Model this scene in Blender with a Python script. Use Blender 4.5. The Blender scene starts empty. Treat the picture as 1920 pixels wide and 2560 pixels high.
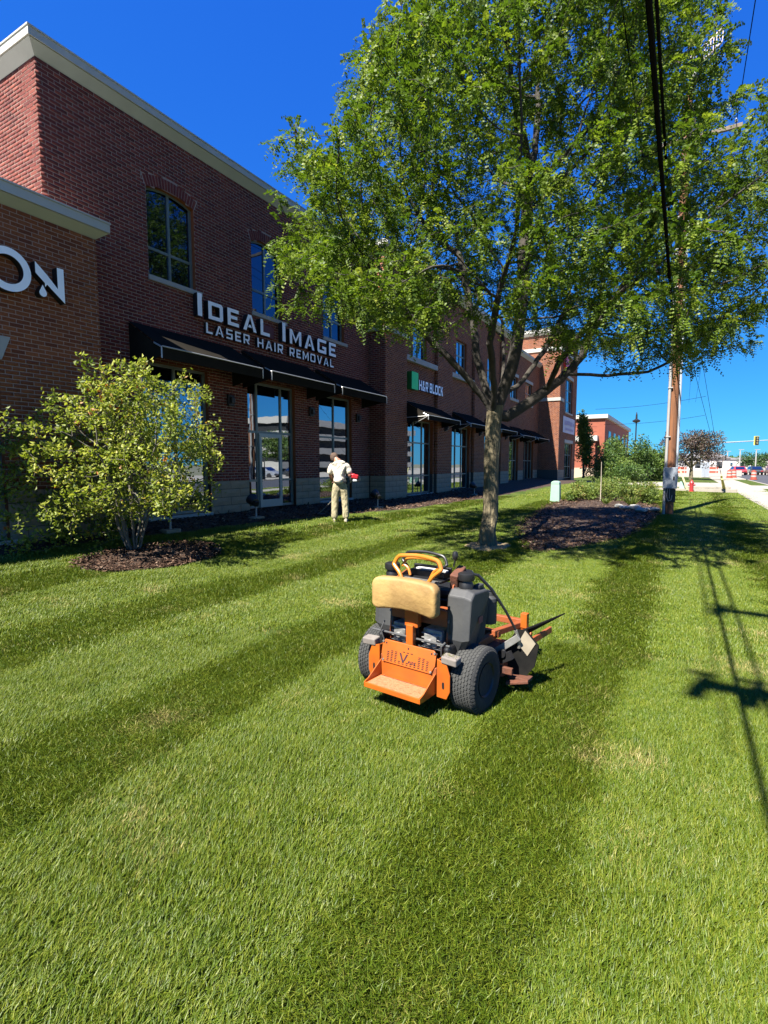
import bpy, bmesh, math, random
import numpy as np
from mathutils import Vector, Matrix, Euler, kdtree
random.seed(7); np.random.seed(7)
scene = bpy.context.scene
col = scene.collection
PI = math.pi
R = math.radians

# ------------------------------------------------------------------ camera, sky, sun, exposure
PITCH = math.atan(120 / 1300)
cam_d = bpy.data.cameras.new('camera')
cam_d.sensor_fit = 'HORIZONTAL'; cam_d.sensor_width = 36.0; cam_d.lens = 36.0 * 1300 / 1920
cam_d.clip_start = 0.05; cam_d.clip_end = 4000
cam = bpy.data.objects.new('camera', cam_d); col.objects.link(cam)
CAM = Vector((0, 0, 1.7)); cam.location = CAM; cam.rotation_euler = (PI / 2 - PITCH, 0, 0)
scene.camera = cam

# site frame: s runs along the street and the facade, q runs from the facade out to the street
A0 = math.atan(750 / 1300 * math.cos(PITCH))
US = Vector((math.sin(A0), math.cos(A0), 0)); NQ = Vector((math.cos(A0), -math.sin(A0), 0))
Q0 = -9.8
SITE_ROT = PI / 2 - A0
def W(s, q, z=0.0):
    p = US * s + NQ * (q + Q0); return Vector((p.x, p.y, z))
SITE = Matrix.Translation(W(0, 0, 0)) @ Matrix.Rotation(SITE_ROT, 4, 'Z')   # local (s, -q, z) -> world

EL = R(53.0); HN = 0.22; HU = math.sqrt(1 - HN * HN)
hdir = US * HU + NQ * HN
sun_to = Vector((-hdir.x * math.cos(EL), -hdir.y * math.cos(EL), math.sin(EL)))
world = bpy.data.worlds.new('World'); scene.world = world; world.use_nodes = True
nt = world.node_tree; nt.nodes.clear()
sky = nt.nodes.new('ShaderNodeTexSky'); sky.sky_type = 'NISHITA'; sky.sun_disc = False
sky.sun_elevation = EL; sky.sun_rotation = math.atan2(sun_to.x, sun_to.y)
sky.altitude = 200; sky.air_density = 1.0; sky.dust_density = 0.0; sky.ozone_density = 4.0
# the camera's colour rendering of a clear sky: a smooth curve for each channel, the same over the whole dome
sep = nt.nodes.new('ShaderNodeSeparateColor'); cmb = nt.nodes.new('ShaderNodeCombineColor'); nt.links.new(sky.outputs[0], sep.inputs[0])
for ch, (pw, gn) in enumerate([(0.90, 0.12), (0.78, 0.62), (0.34, 2.80)]):
    pn = nt.nodes.new('ShaderNodeMath'); pn.operation = 'POWER'; pn.inputs[1].default_value = pw
    mn = nt.nodes.new('ShaderNodeMath'); mn.operation = 'MULTIPLY'; mn.inputs[1].default_value = gn
    nt.links.new(sep.outputs[ch], pn.inputs[0]); nt.links.new(pn.outputs[0], mn.inputs[0]); nt.links.new(mn.outputs[0], cmb.inputs[ch])
bg = nt.nodes.new('ShaderNodeBackground'); bg.inputs['Strength'].default_value = 0.053
wo = nt.nodes.new('ShaderNodeOutputWorld')
nt.links.new(cmb.outputs[0], bg.inputs['Color']); nt.links.new(bg.outputs[0], wo.inputs['Surface'])
sun_d = bpy.data.lights.new('sun', 'SUN'); sun_d.energy = 5.0; sun_d.angle = R(0.53); sun_d.color = (1.0, 0.95, 0.86)
sun = bpy.data.objects.new('sun', sun_d); col.objects.link(sun)
sun.rotation_euler = (-sun_to).to_track_quat('-Z', 'Y').to_euler(); sun.location = (0, 0, 60)
vs = scene.view_settings
scene.display_settings.display_device = 'sRGB'
vs.view_transform = 'Standard'; vs.look = 'None'; vs.exposure = 1.93; vs.gamma = 1.0; vs.use_curve_mapping = False
scene.render.engine = 'CYCLES'
scene.cycles.max_bounces = 6; scene.cycles.diffuse_bounces = 3; scene.cycles.glossy_bounces = 3; scene.cycles.transmission_bounces = 4
scene.cycles.transparent_max_bounces = 6; scene.cycles.use_denoising = True
# ------------------------------------------------------------------ helpers
def srgb(r, g, b):
    f = lambda c: (c / 255 / 12.92) if c / 255 <= 0.04045 else ((c / 255 + 0.055) / 1.055) ** 2.4
    return (f(r), f(g), f(b), 1)

def mat(name, c, rough=0.6, metal=0.0, c2=None, nscale=8.0, bump=0.0, bscale=40.0, spec=0.5, coat=0.0, stretch=None, detail=4.0, mid=0.5, contrast=0.25, k=0.78, bdist=0.02):
    m = bpy.data.materials.new(name); m.use_nodes = True
    n = m.node_tree.nodes; l = m.node_tree.links; p = n['Principled BSDF']
    c = tuple(c)[:3]; c = (c[0] * k, c[1] * k, c[2] * k, 1)
    p.inputs['Base Color'].default_value = c
    p.inputs['Roughness'].default_value = rough; p.inputs['Metallic'].default_value = metal
    p.inputs['Specular IOR Level'].default_value = spec; p.inputs['Coat Weight'].default_value = coat
    tc = n.new('ShaderNodeTexCoord'); src = tc.outputs['Object']
    if stretch:
        mp = n.new('ShaderNodeMapping'); mp.inputs['Scale'].default_value = stretch
        l.new(src, mp.inputs['Vector']); src = mp.outputs[0]
    if c2 is not None:
        c2 = tuple(c2)[:3]; c2 = (c2[0] * k, c2[1] * k, c2[2] * k, 1)
        t = n.new('ShaderNodeTexNoise'); t.inputs['Scale'].default_value = nscale; t.inputs['Detail'].default_value = detail
        l.new(src, t.inputs['Vector'])
        r = n.new('ShaderNodeMapRange'); r.inputs['From Min'].default_value = mid - contrast; r.inputs['From Max'].default_value = mid + contrast
        l.new(t.outputs['Fac'], r.inputs['Value'])
        x = n.new('ShaderNodeMix'); x.data_type = 'RGBA'; x.inputs['A'].default_value = c; x.inputs['B'].default_value = c2
        l.new(r.outputs[0], x.inputs['Factor']); l.new(x.outputs['Result'], p.inputs['Base Color'])
    if bump:
        t2 = n.new('ShaderNodeTexNoise'); t2.inputs['Scale'].default_value = bscale; t2.inputs['Detail'].default_value = 5
        l.new(src, t2.inputs['Vector'])
        b = n.new('ShaderNodeBump'); b.inputs['Strength'].default_value = bump; b.inputs['Distance'].default_value = bdist
        l.new(t2.outputs['Fac'], b.inputs['Height']); l.new(b.outputs[0], p.inputs['Normal'])
    return m

class MB:
    def __init__(self): self.v = []; self.f = []; self.m = []
    def add(self, vs, fs, m=0):
        o = len(self.v); self.v.extend(tuple(x) for x in vs)
        self.f.extend(tuple(i + o for i in f) for f in fs); self.m.extend([m] * len(fs)); return self
    def box(self, c, d, rot=None, m=0, taper=None):
        hx, hy, hz = d[0] / 2, d[1] / 2, d[2] / 2
        tx, ty = taper if taper else (1, 1)
        p = [(-hx, -hy, -hz), (hx, -hy, -hz), (hx, hy, -hz), (-hx, hy, -hz), (-hx * tx, -hy * ty, hz), (hx * tx, -hy * ty, hz), (hx * tx, hy * ty, hz), (-hx * tx, hy * ty, hz)]
        if rot is not None:
            M3 = Euler(rot).to_matrix(); p = [tuple(M3 @ Vector(a)) for a in p]
        p = [(a[0] + c[0], a[1] + c[1], a[2] + c[2]) for a in p]
        return self.add(p, [(0, 3, 2, 1), (4, 5, 6, 7), (0, 1, 5, 4), (1, 2, 6, 5), (2, 3, 7, 6), (3, 0, 4, 7)], m)
    def rng(self, x0, x1, y0, y1, z0, z1, m=0):
        return self.box(((x0 + x1) / 2, (y0 + y1) / 2, (z0 + z1) / 2), (abs(x1 - x0), abs(y1 - y0), abs(z1 - z0)), None, m)
    def tube(self, pts, r, n=8, m=0, cap=True):
        pts = [Vector(p) for p in pts]; k = len(pts)
        rs = r if isinstance(r, (list, tuple)) else [r] * k
        vs = []; up = None
        for i, p in enumerate(pts):
            d = (pts[min(i + 1, k - 1)] - pts[max(i - 1, 0)])
            if d.length < 1e-9: d = Vector((0, 0, 1))
            d.normalize()
            if up is None:
                up = Vector((0, 0, 1)) if abs(d.z) < 0.9 else Vector((1, 0, 0))
            a = d.cross(up)
            if a.length < 1e-6: a = d.cross(Vector((0.3, 1, 0.2)))
            a.normalize(); b = a.cross(d).normalized(); up = b
            for j in range(n):
                t = 2 * PI * j / n; vs.append(p + (a * math.cos(t) + b * math.sin(t)) * rs[i])
        fs = []
        for i in range(k - 1):
            for j in range(n):
                j2 = (j + 1) % n; fs.append((i * n + j, i * n + j2, (i + 1) * n + j2, (i + 1) * n + j))
        if cap:
            fs.append(tuple(reversed(range(n)))); fs.append(tuple((k - 1) * n + j for j in range(n)))
        return self.add(vs, fs, m)
    def lathe(self, prof, n=24, c=(0, 0, 0), axis='Z', m=0, close=False):
        # prof: list of (radius, height)
        vs = []; k = len(prof)
        for (r, h) in prof:
            for j in range(n):
                t = 2 * PI * j / n; a, b = r * math.cos(t), r * math.sin(t)
                p = {'Z': (a, b, h), 'X': (h, a, b), 'Y': (b, h, a)}[axis]
                vs.append((p[0] + c[0], p[1] + c[1], p[2] + c[2]))
        fs = []
        for i in range(k - 1 + (1 if close else 0)):
            i2 = (i + 1) % k
            for j in range(n):
                j2 = (j + 1) % n; fs.append((i * n + j, i * n + j2, i2 * n + j2, i2 * n + j))
        if not close:
            if prof[0][0] > 1e-6: fs.append(tuple(reversed(range(n))))
            if prof[-1][0] > 1e-6: fs.append(tuple((k - 1) * n + j for j in range(n)))
        return self.add(vs, fs, m)
    def prism(self, poly, f0, f1, m=0, mside=None):
        # poly: 2d points, f0 / f1: map (a, b) to 3-D for the two caps
        k = len(poly); vs = [f0(*p) for p in poly] + [f1(*p) for p in poly]
        fs = [tuple(range(k)), tuple(reversed(range(k, 2 * k)))]
        self.add(vs, fs, m)
        o = len(self.v) - 2 * k
        sd = [(o + i, o + k + i, o + k + (i + 1) % k, o + (i + 1) % k) for i in range(k)]
        self.f.extend(sd); self.m.extend([m if mside is None else mside] * k); return self
    def build(self, name, mats, parent=None, smooth=False, bevel=0.0, fix=True, sub=0, ang=35):
        me = bpy.data.meshes.new(name); me.from_pydata(self.v, [], self.f)
        if not isinstance(mats, (list, tuple)): mats = [mats]
        for x in mats: me.materials.append(x)
        if len(mats) > 1: me.polygons.foreach_set('material_index', self.m)
        if fix and len(self.f) < 60000:
            b = bmesh.new(); b.from_mesh(me); bmesh.ops.recalc_face_normals(b, faces=b.faces); b.to_mesh(me); b.free()
        if smooth:
            me.polygons.foreach_set('use_smooth', [True] * len(me.polygons))
            me.set_sharp_from_angle(angle=R(ang))
        me.update()
        o = bpy.data.objects.new(name, me); col.objects.link(o)
        if parent is not None: o.parent = parent
        if bevel:
            md = o.modifiers.new('bevel', 'BEVEL'); md.width = bevel; md.segments = 2; md.limit_method = 'ANGLE'; md.angle_limit = R(40)
        if sub:
            md = o.modifiers.new('sub', 'SUBSURF'); md.levels = sub; md.render_levels = sub
        return o

def tag(o, label=None, cat=None, group=None, kind=None):
    if label: o['label'] = label
    if cat: o['category'] = cat
    if group: o['group'] = group
    if kind: o['kind'] = kind
    return o
def thing(name, label, cat, loc=(0, 0, 0), rotz=0.0, group=None):
    o = bpy.data.objects.new(name, None); col.objects.link(o)
    o.empty_display_size = 0.2; o.location = loc; o.rotation_euler = (0, 0, rotz)
    return tag(o, label, cat, group)
def sthing(name, label, cat, s, q, z=0.0, rot=0.0, group=None):
    return thing(name, label, cat, W(s, q, z), SITE_ROT + rot, group)
def cp(o, parent=None):
    c = o.copy(); col.objects.link(c); c.parent = parent
    for ch in o.children: cp(ch, c)
    return c
def ground_z(s, q):
    z = 0.45 * math.exp(-(max(q, 0.0) / 2.6) ** 1.5)
    k = min(max((s - 16) / 26.0, 0), 1); z += 0.25 * k * k * (3 - 2 * k) * max(0.0, min(1.0, (11.5 - q) / 7.0))
    return z
def proj(P):
    d = Vector(P) - CAM; dep = d.y * math.cos(PITCH) - d.z * math.sin(PITCH); up = d.y * math.sin(PITCH) + d.z * math.cos(PITCH)
    if dep < 0.05: return None
    return 960 + 1300 * d.x / dep, 1280 - 1300 * up / dep, dep

# ------------------------------------------------------------------ materials
def brick_mat(name, cols, mul=1.0):
    m = bpy.data.materials.new(name); m.use_nodes = True
    n = m.node_tree.nodes; l = m.node_tree.links; p = n['Principled BSDF']
    p.inputs['Roughness'].default_value = 0.85; p.inputs['Specular IOR Level'].default_value = 0.25
    a = n.new('ShaderNodeAttribute'); a.attribute_name = 'tone'
    oi = n.new('ShaderNodeObjectInfo')
    ad = n.new('ShaderNodeMath'); ad.operation = 'ADD'; l.new(a.outputs['Fac'], ad.inputs[0]); l.new(oi.outputs['Random'], ad.inputs[1])
    fr = n.new('ShaderNodeMath'); fr.operation = 'FRACT'; l.new(ad.outputs[0], fr.inputs[0])
    cr = n.new('ShaderNodeValToRGB'); cr.color_ramp.interpolation = 'LINEAR'
    e = cr.color_ramp.elements; e[0].position = 0; e[1].position = 1
    for i in range(len(cols) - 2): e.new((i + 1) / (len(cols) - 1))
    for i, c in enumerate(cols): e[i].color = (c[0] * mul, c[1] * mul, c[2] * mul, 1)
    l.new(fr.outputs[0], cr.inputs[0])
    ge = n.new('ShaderNodeNewGeometry')
    t = n.new('ShaderNodeTexNoise'); t.inputs['Scale'].default_value = 45; t.inputs['Detail'].default_value = 5; l.new(ge.outputs['Position'], t.inputs['Vector'])
    t2 = n.new('ShaderNodeTexNoise'); t2.inputs['Scale'].default_value = 0.7; t2.inputs['Detail'].default_value = 3; l.new(ge.outputs['Position'], t2.inputs['Vector'])
    mr = n.new('ShaderNodeMapRange'); mr.inputs['From Min'].default_value = 0.25; mr.inputs['From Max'].default_value = 0.75; mr.inputs['To Min'].default_value = 0.72; mr.inputs['To Max'].default_value = 1.25
    l.new(t.outputs['Fac'], mr.inputs['Value'])
    mr2 = n.new('ShaderNodeMapRange'); mr2.inputs['From Min'].default_value = 0.3; mr2.inputs['From Max'].default_value = 0.7; mr2.inputs['To Min'].default_value = 0.88; mr2.inputs['To Max'].default_value = 1.12
    l.new(t2.outputs['Fac'], mr2.inputs['Value'])
    mu = n.new('ShaderNodeMath'); mu.operation = 'MULTIPLY'; l.new(mr.outputs[0], mu.inputs[0]); l.new(mr2.outputs[0], mu.inputs[1])
    vm = n.new('ShaderNodeVectorMath'); vm.operation = 'SCALE'; l.new(cr.outputs[0], vm.inputs[0]); l.new(mu.outputs[0], vm.inputs['Scale'])
    l.new(vm.outputs[0], p.inputs['Base Color'])
    b = n.new('ShaderNodeBump'); b.inputs['Strength'].default_value = 0.35; b.inputs['Distance'].default_value = 0.004; l.new(t.outputs['Fac'], b.inputs['Height']); l.new(b.outputs[0], p.inputs['Normal'])
    return m
M = {}
M['brick_red'] = brick_mat('red_brick', [(.125, .026, .020), (.160, .036, .025), (.092, .021, .018), (.195, .048, .031), (.125, .026, .020)], .88)
M['brick_brown'] = brick_mat('brown_brick', [(.175, .050, .018), (.225, .068, .024), (.130, .036, .016), (.25, .080, .028), (.175, .050, .018)], .92)
M['mortar'] = mat('mortar', (.44, .32, .26), .95, c2=(.33, .235, .19), nscale=6, bump=.3, k=.72)
M['stone'] = mat('limestone', (.27, .215, .145), .9, c2=(.20, .16, .105), nscale=5, bump=.5, bscale=25, k=1)
M['caststone'] = mat('cast_stone', (.42, .41, .36), .85, c2=(.34, .33, .30), nscale=3, bump=.15)
M['cornice'] = mat('painted_cornice', (.50, .49, .44), .65, c2=(.41, .40, .355), nscale=2.2, stretch=(1, 1, .35), contrast=.35)
M['joint'] = mat('dark_joint', (.05, .055, .05), .8)
M['frame'] = mat('window_frame', (.20, .235, .215), .4, metal=.3, c2=(.16, .19, .175), nscale=4)
M['dark'] = mat('dark_interior', (.012, .014, .015), .9)
M['black_fabric'] = mat('black_awning_fabric', (.020, .018, .015), 1.0, c2=(.027, .024, .020), nscale=4, bump=.1, spec=0.0)
M['tube_metal'] = mat('pale_tube', (.55, .55, .53), .4, metal=.5)
M['white_face'] = mat('letter_face', (.90, .91, .92), .35, c2=(.82, .84, .86), nscale=3, k=1)
M['letter_black'] = mat('letter_return', (.010, .010, .011), .5)
def glass_mat(name, tint=(.50, .56, .64), fac=.62, base=(.008, .010, .012), rough=.012, wob=.02):
    m = bpy.data.materials.new(name); m.use_nodes = True
    n = m.node_tree.nodes; l = m.node_tree.links; n.remove(n['Principled BSDF'])
    out = n['Material Output']
    g = n.new('ShaderNodeBsdfGlossy'); g.inputs['Color'].default_value = tint + (1,); g.inputs['Roughness'].default_value = rough
    d = n.new('ShaderNodeBsdfDiffuse'); d.inputs['Color'].default_value = base + (1,)
    lw = n.new('ShaderNodeLayerWeight'); lw.inputs['Blend'].default_value = 0.35
    mr = n.new('ShaderNodeMapRange'); mr.inputs['To Min'].default_value = fac * .8; mr.inputs['To Max'].default_value = min(1, fac + .3); l.new(lw.outputs['Facing'], mr.inputs['Value'])
    tc = n.new('ShaderNodeTexCoord'); t = n.new('ShaderNodeTexNoise'); t.inputs['Scale'].default_value = 1.3; l.new(tc.outputs['Object'], t.inputs['Vector'])
    b = n.new('ShaderNodeBump'); b.inputs['Strength'].default_value = wob; b.inputs['Distance'].default_value = .05; l.new(t.outputs['Fac'], b.inputs['Height']); l.new(b.outputs[0], g.inputs['Normal'])
    mx = n.new('ShaderNodeMixShader'); l.new(mr.outputs[0], mx.inputs[0]); l.new(d.outputs[0], mx.inputs[1]); l.new(g.outputs[0], mx.inputs[2]); l.new(mx.outputs[0], out.inputs['Surface'])
    return m
M['glass'] = glass_mat('reflective_glass')
M['glass_up'] = glass_mat('tinted_glass', tint=(.13, .17, .24), fac=.6)
M['concrete'] = mat('concrete', (.36, .32, .26), .9, c2=(.29, .26, .21), nscale=2.5, bump=.2, bscale=60)
M['asphalt'] = mat('asphalt', (.055, .056, .062), .9, c2=(.042, .043, .048), nscale=1.2, bump=.3, bscale=90)
M['mulch'] = mat('mulch', (.060, .031, .014), .95, c2=(.022, .011, .006), nscale=26, bump=1.0, bscale=50, detail=8)
# ------------------------------------------------------------------ ground
def sheet(name, s0, s1, q0, q1, ds, dq, zf, m):
    ns = max(1, int(math.ceil((s1 - s0) / ds))); nq = max(1, int(math.ceil((q1 - q0) / dq)))
    b = MB(); vs = []; fs = []
    for i in range(ns + 1):
        for j in range(nq + 1):
            s = s0 + (s1 - s0) * i / ns; q = q0 + (q1 - q0) * j / nq; vs.append(W(s, q, zf(s, q)))
    for i in range(ns):
        for j in range(nq):
            a = i * (nq + 1) + j; fs.append((a, a + nq + 1, a + nq + 2, a + 1))
    b.add(vs, fs); o = b.build(name, m, None, smooth=True, fix=False)
    me = o.data
    if me.polygons[0].normal.z < 0: me.flip_normals()
    tag(o, kind='structure'); return o

def ground_mat():
    m = bpy.data.materials.new('lawn_soil'); m.use_nodes = True
    n = m.node_tree.nodes; l = m.node_tree.links; p = n['Principled BSDF']; p.inputs['Roughness'].default_value = .95; p.inputs['Specular IOR Level'].default_value = .1
    g = n.new('ShaderNodeNewGeometry')
    t = n.new('ShaderNodeTexNoise'); t.inputs['Scale'].default_value = 1.3; t.inputs['Detail'].default_value = 6; l.new(g.outputs['Position'], t.inputs['Vector'])
    t2 = n.new('ShaderNodeTexNoise'); t2.inputs['Scale'].default_value = 60; t2.inputs['Detail'].default_value = 6; l.new(g.outputs['Position'], t2.inputs['Vector'])
    cr = n.new('ShaderNodeValToRGB'); cr.color_ramp.elements[0].position = .3; cr.color_ramp.elements[0].color = (.040, .070, .012, 1)
    cr.color_ramp.elements[1].position = .75; cr.color_ramp.elements[1].color = (.090, .110, .025, 1); l.new(t.outputs['Fac'], cr.inputs[0])
    mx = n.new('ShaderNodeMix'); mx.data_type = 'RGBA'; mx.blend_type = 'MULTIPLY'; mx.inputs['Factor'].default_value = .7
    l.new(cr.outputs[0], mx.inputs['A'])
    cr2 = n.new('ShaderNodeValToRGB'); cr2.color_ramp.elements[0].position = .3; cr2.color_ramp.elements[0].color = (.35, .35, .35, 1); cr2.color_ramp.elements[1].position = .7; cr2.color_ramp.elements[1].color = (1.2, 1.2, 1.2, 1)
    l.new(t2.outputs['Fac'], cr2.inputs[0]); l.new(cr2.outputs[0], mx.inputs['B']); l.new(mx.outputs['Result'], p.inputs['Base Color'])
    b = n.new('ShaderNodeBump'); b.inputs['Strength'].default_value = .8; b.inputs['Distance'].default_value = .03; l.new(t2.outputs['Fac'], b.inputs['Height']); l.new(b.outputs[0], p.inputs['Normal'])
    return m
M['soil'] = ground_mat()
M['terrain'] = mat('dry_land', (.12, .13, .06), .95, c2=(.20, .18, .12), nscale=.02)
tb = MB(); N = 48; Rr = 1800
tb.add([(0, 0, -.45)] + [(Rr * math.cos(2 * PI * i / N), Rr * math.sin(2 * PI * i / N), -.45) for i in range(N)], [(0, 1 + i, 1 + (i + 1) % N) for i in range(N)])
tag(tb.build('terrain', M['terrain']), kind='structure')
LAWN_END = 41.5
sheet('lawn', -16, LAWN_END, -.4, 12.6, .45, .3, ground_z, M['soil'])
sheet('far_lawn', 50.5, 76, -1, 12.6, 2, 1, lambda s, q: .12 - .12 * max(0, q - 8) / 4.6, M['soil'])
sheet('verge', -16, 44.0, 14.45, 15.75, 2, .65, lambda s, q: 0.0, M['soil'])
sheet('far_verge', 50.5, 68, 14.45, 15.75, 2, .65, lambda s, q: 0.0, M['soil'])
cb = MB()
E1 = 90.0
def slab(name, s0, s1, q0, q1, z0, z1, m, joints=None):
    b = MB(); b.rng(s0, s1, -q1, -q0, z0, z1); o = b.build(name, m); o.matrix_world = SITE; tag(o, kind='structure'); return o
walk = bpy.data.objects.new('sidewalk', None); col.objects.link(walk); walk.location = W(0, 0, 0); walk.rotation_euler = (0, 0, SITE_ROT); tag(walk, kind='structure')
pb = MB(); pb.rng(0, 1.518, -.94, .94, -.12, 0)
slab0 = pb.build('slab', M['concrete'], walk, bevel=.008)
k = 0
for i in range(-8, 44):
    o = slab0 if k == 0 else slab0.copy()
    if k: col.objects.link(o); o.parent = walk
    o.location = (i * 1.53, -13.525, .025 + random.uniform(-.006, .006)); k += 1
slab('sidewalk_bed', -16, 68, 12.58, 14.47, -.3, -.03, M['concrete'])
drv = slab('driveway', 41.5, 50.5, 2.5, 12.58, -.3, .16, M['concrete'])
slab('driveway_apron', 44.0, 50.5, 14.47, 15.75, -.3, .0, M['concrete'])
kb = slab('kerb', -16, 68, 15.75, 15.93, -.3, .015, M['concrete'])
slab('gutter', -16, 68, 15.93, 16.35, -.4, -.115, M['concrete'])
slab('road', -60, 110, 16.35, 31.0, -.44, -.12, M['asphalt'])
slab('far_kerb', -60, 110, 31.0, 31.2, -.4, .0, M['concrete'])
slab('parking_lot', -60, 140, 31.2, 56, -.44, -.03, M['concrete'])
slab('cross_street', 76, 92, -60, 16.35, -.44, -.10, M['concrete'])
slab('junction', 110, 260, -80, 90, -.44, -.13, M['concrete'])
slab('far_plaza', 92, 110, -60, 16.35, -.44, -.06, M['concrete'])
slab('cross_path', 36.6, 37.15, 6.2, 12.58, -.2, .205, M['concrete'])
# mulch along the wall and the island bed
def blob(name, cs, cq, rs, rq, h, m, seed, nr=10, na=64, rough=.02, rot=0):
    rnd = random.Random(seed); b = MB(); vs = []; fs = []
    ph = [rnd.uniform(0, 6.28) for _ in range(4)]
    def edge(a): return 1 + .07 * math.sin(2 * a + ph[0]) + .05 * math.sin(3 * a + ph[1]) + .025 * math.sin(7 * a + ph[2])
    for i in range(nr + 1):
        f = i / nr
        for j in range(na):
            a = 2 * PI * j / na; e = edge(a) * f
            ds, dq = rs * e * math.cos(a), rq * e * math.sin(a)
            s, q = cs + ds * math.cos(rot) - dq * math.sin(rot), cq + ds * math.sin(rot) + dq * math.cos(rot)
            z = ground_z(s, q) + h * (1 - f ** 2.2) + .022 + (rnd.uniform(-rough, rough) if i < nr else -.05)
            vs.append(W(s, q, z))
    for i in range(nr):
        for j in range(na):
            j2 = (j + 1) % na; fs.append((i * na + j, (i + 1) * na + j, (i + 1) * na + j2, i * na + j2))
    b.add(vs, fs); o = b.build(name, m, smooth=True, ang=80); tag(o, kind='structure')
    def inside(s, q, mgn=0.0):
        x, y = s - cs, q - cq; x, y = x * math.cos(rot) + y * math.sin(rot), -x * math.sin(rot) + y * math.cos(rot)
        x /= rs; y /= rq; r = math.hypot(x, y); return r < edge(math.atan2(y, x)) * (1 + mgn)
    return o, inside
bed1, in_bed1 = blob('shrub_mulch_bed', 5.42, 2.42, 1.12, .74, .05, M['mulch'], 3)
bed2, in_bed2 = blob('island_mulch_bed', 19.6, 7.2, 9.3, 1.85, .05, M['mulch'], 5, nr=14, na=120, rot=-.015)
bed3, in_bed3 = blob('tree_ring', 10.3, 6.35, .66, .56, .015, mat('dry_soil', (.40, .30, .16), .95, c2=(.24, .18, .09), nscale=30, bump=.6), 8, nr=4, na=32)
EDGE = [(-16, .9), (5, 1.05), (8.0, 1.15), (9.6, 1.32), (11, 1.45), (14.6, 1.95), (18, 2.15), (24.3, 2.5), (31, 2.6), (38, 3.2), (41.5, 3.4)]
def bed_edge(s):
    for (a, qa), (b_, qb) in zip(EDGE, EDGE[1:]):
        if a <= s <= b_: return qa + (qb - qa) * (s - a) / (b_ - a)
    return 1.0
vs = []; fs = []; ns = 230
for i in range(ns + 1):
    s = -16 + (41.5 + 16) * i / ns; e = bed_edge(s) + .05 * math.sin(s * 2.1) + .03 * math.sin(s * 5.3)
    for j in range(7):
        q = -.3 + (e + .3) * j / 6; vs.append(W(s, q, ground_z(s, q) + (.028 if j < 6 else -.01) + random.uniform(0, .015)))
for i in range(ns):
    for j in range(6):
        a = i * 7 + j; fs.append((a, a + 1, a + 8, a + 7))
o = MB().add(vs, fs).build('foundation_mulch_bed', M['mulch'], smooth=True, ang=80); tag(o, kind='structure')
# ------------------------------------------------------------------ the brick building (local x = s, y = -q)
bld = sthing('brick_building', 'long two storey red brick commercial building with white cornice and black awnings', 'building', 0, 0, 0)
CH, BL, JT = .0677, .2032, .0135
class Wall:
    pass
WALLS = []
def solid(openings, z, x0, x1, outer):
    iv = [(x0, x1)]
    for o in openings:
        a0, a1, oz0, oz1 = o[:4]; rise = o[4] if len(o) > 4 else 0
        if z < oz0: continue
        c = (a0 + a1) / 2; w = a1 - a0
        if z <= oz1: h = w / 2
        elif rise:
            rad = (w * w / 4 + rise * rise) / (2 * rise); zc = oz1 + rise - rad; rr = rad + (.235 if outer else 0.0)
            if z - zc >= rr: continue
            h = math.sqrt(rr * rr - (z - zc) ** 2)
            if outer: h = min(h, w / 2 + .09 * (z - oz1) / .2 + .02)
        else: continue
        nv = []
        for (p, q) in iv:
            if c + h <= p or c - h >= q: nv.append((p, q)); continue
            if c - h > p: nv.append((p, c - h))
            if c + h < q: nv.append((c + h, q))
        iv = nv
    return iv
bricks = {'brick_red': [], 'brick_brown': []}       # (cx, cy, cz, dx, dy, nx, ny, len, height, proud)
mort = MB(); reveal = MB()
brnd = random.Random(11)
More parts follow.
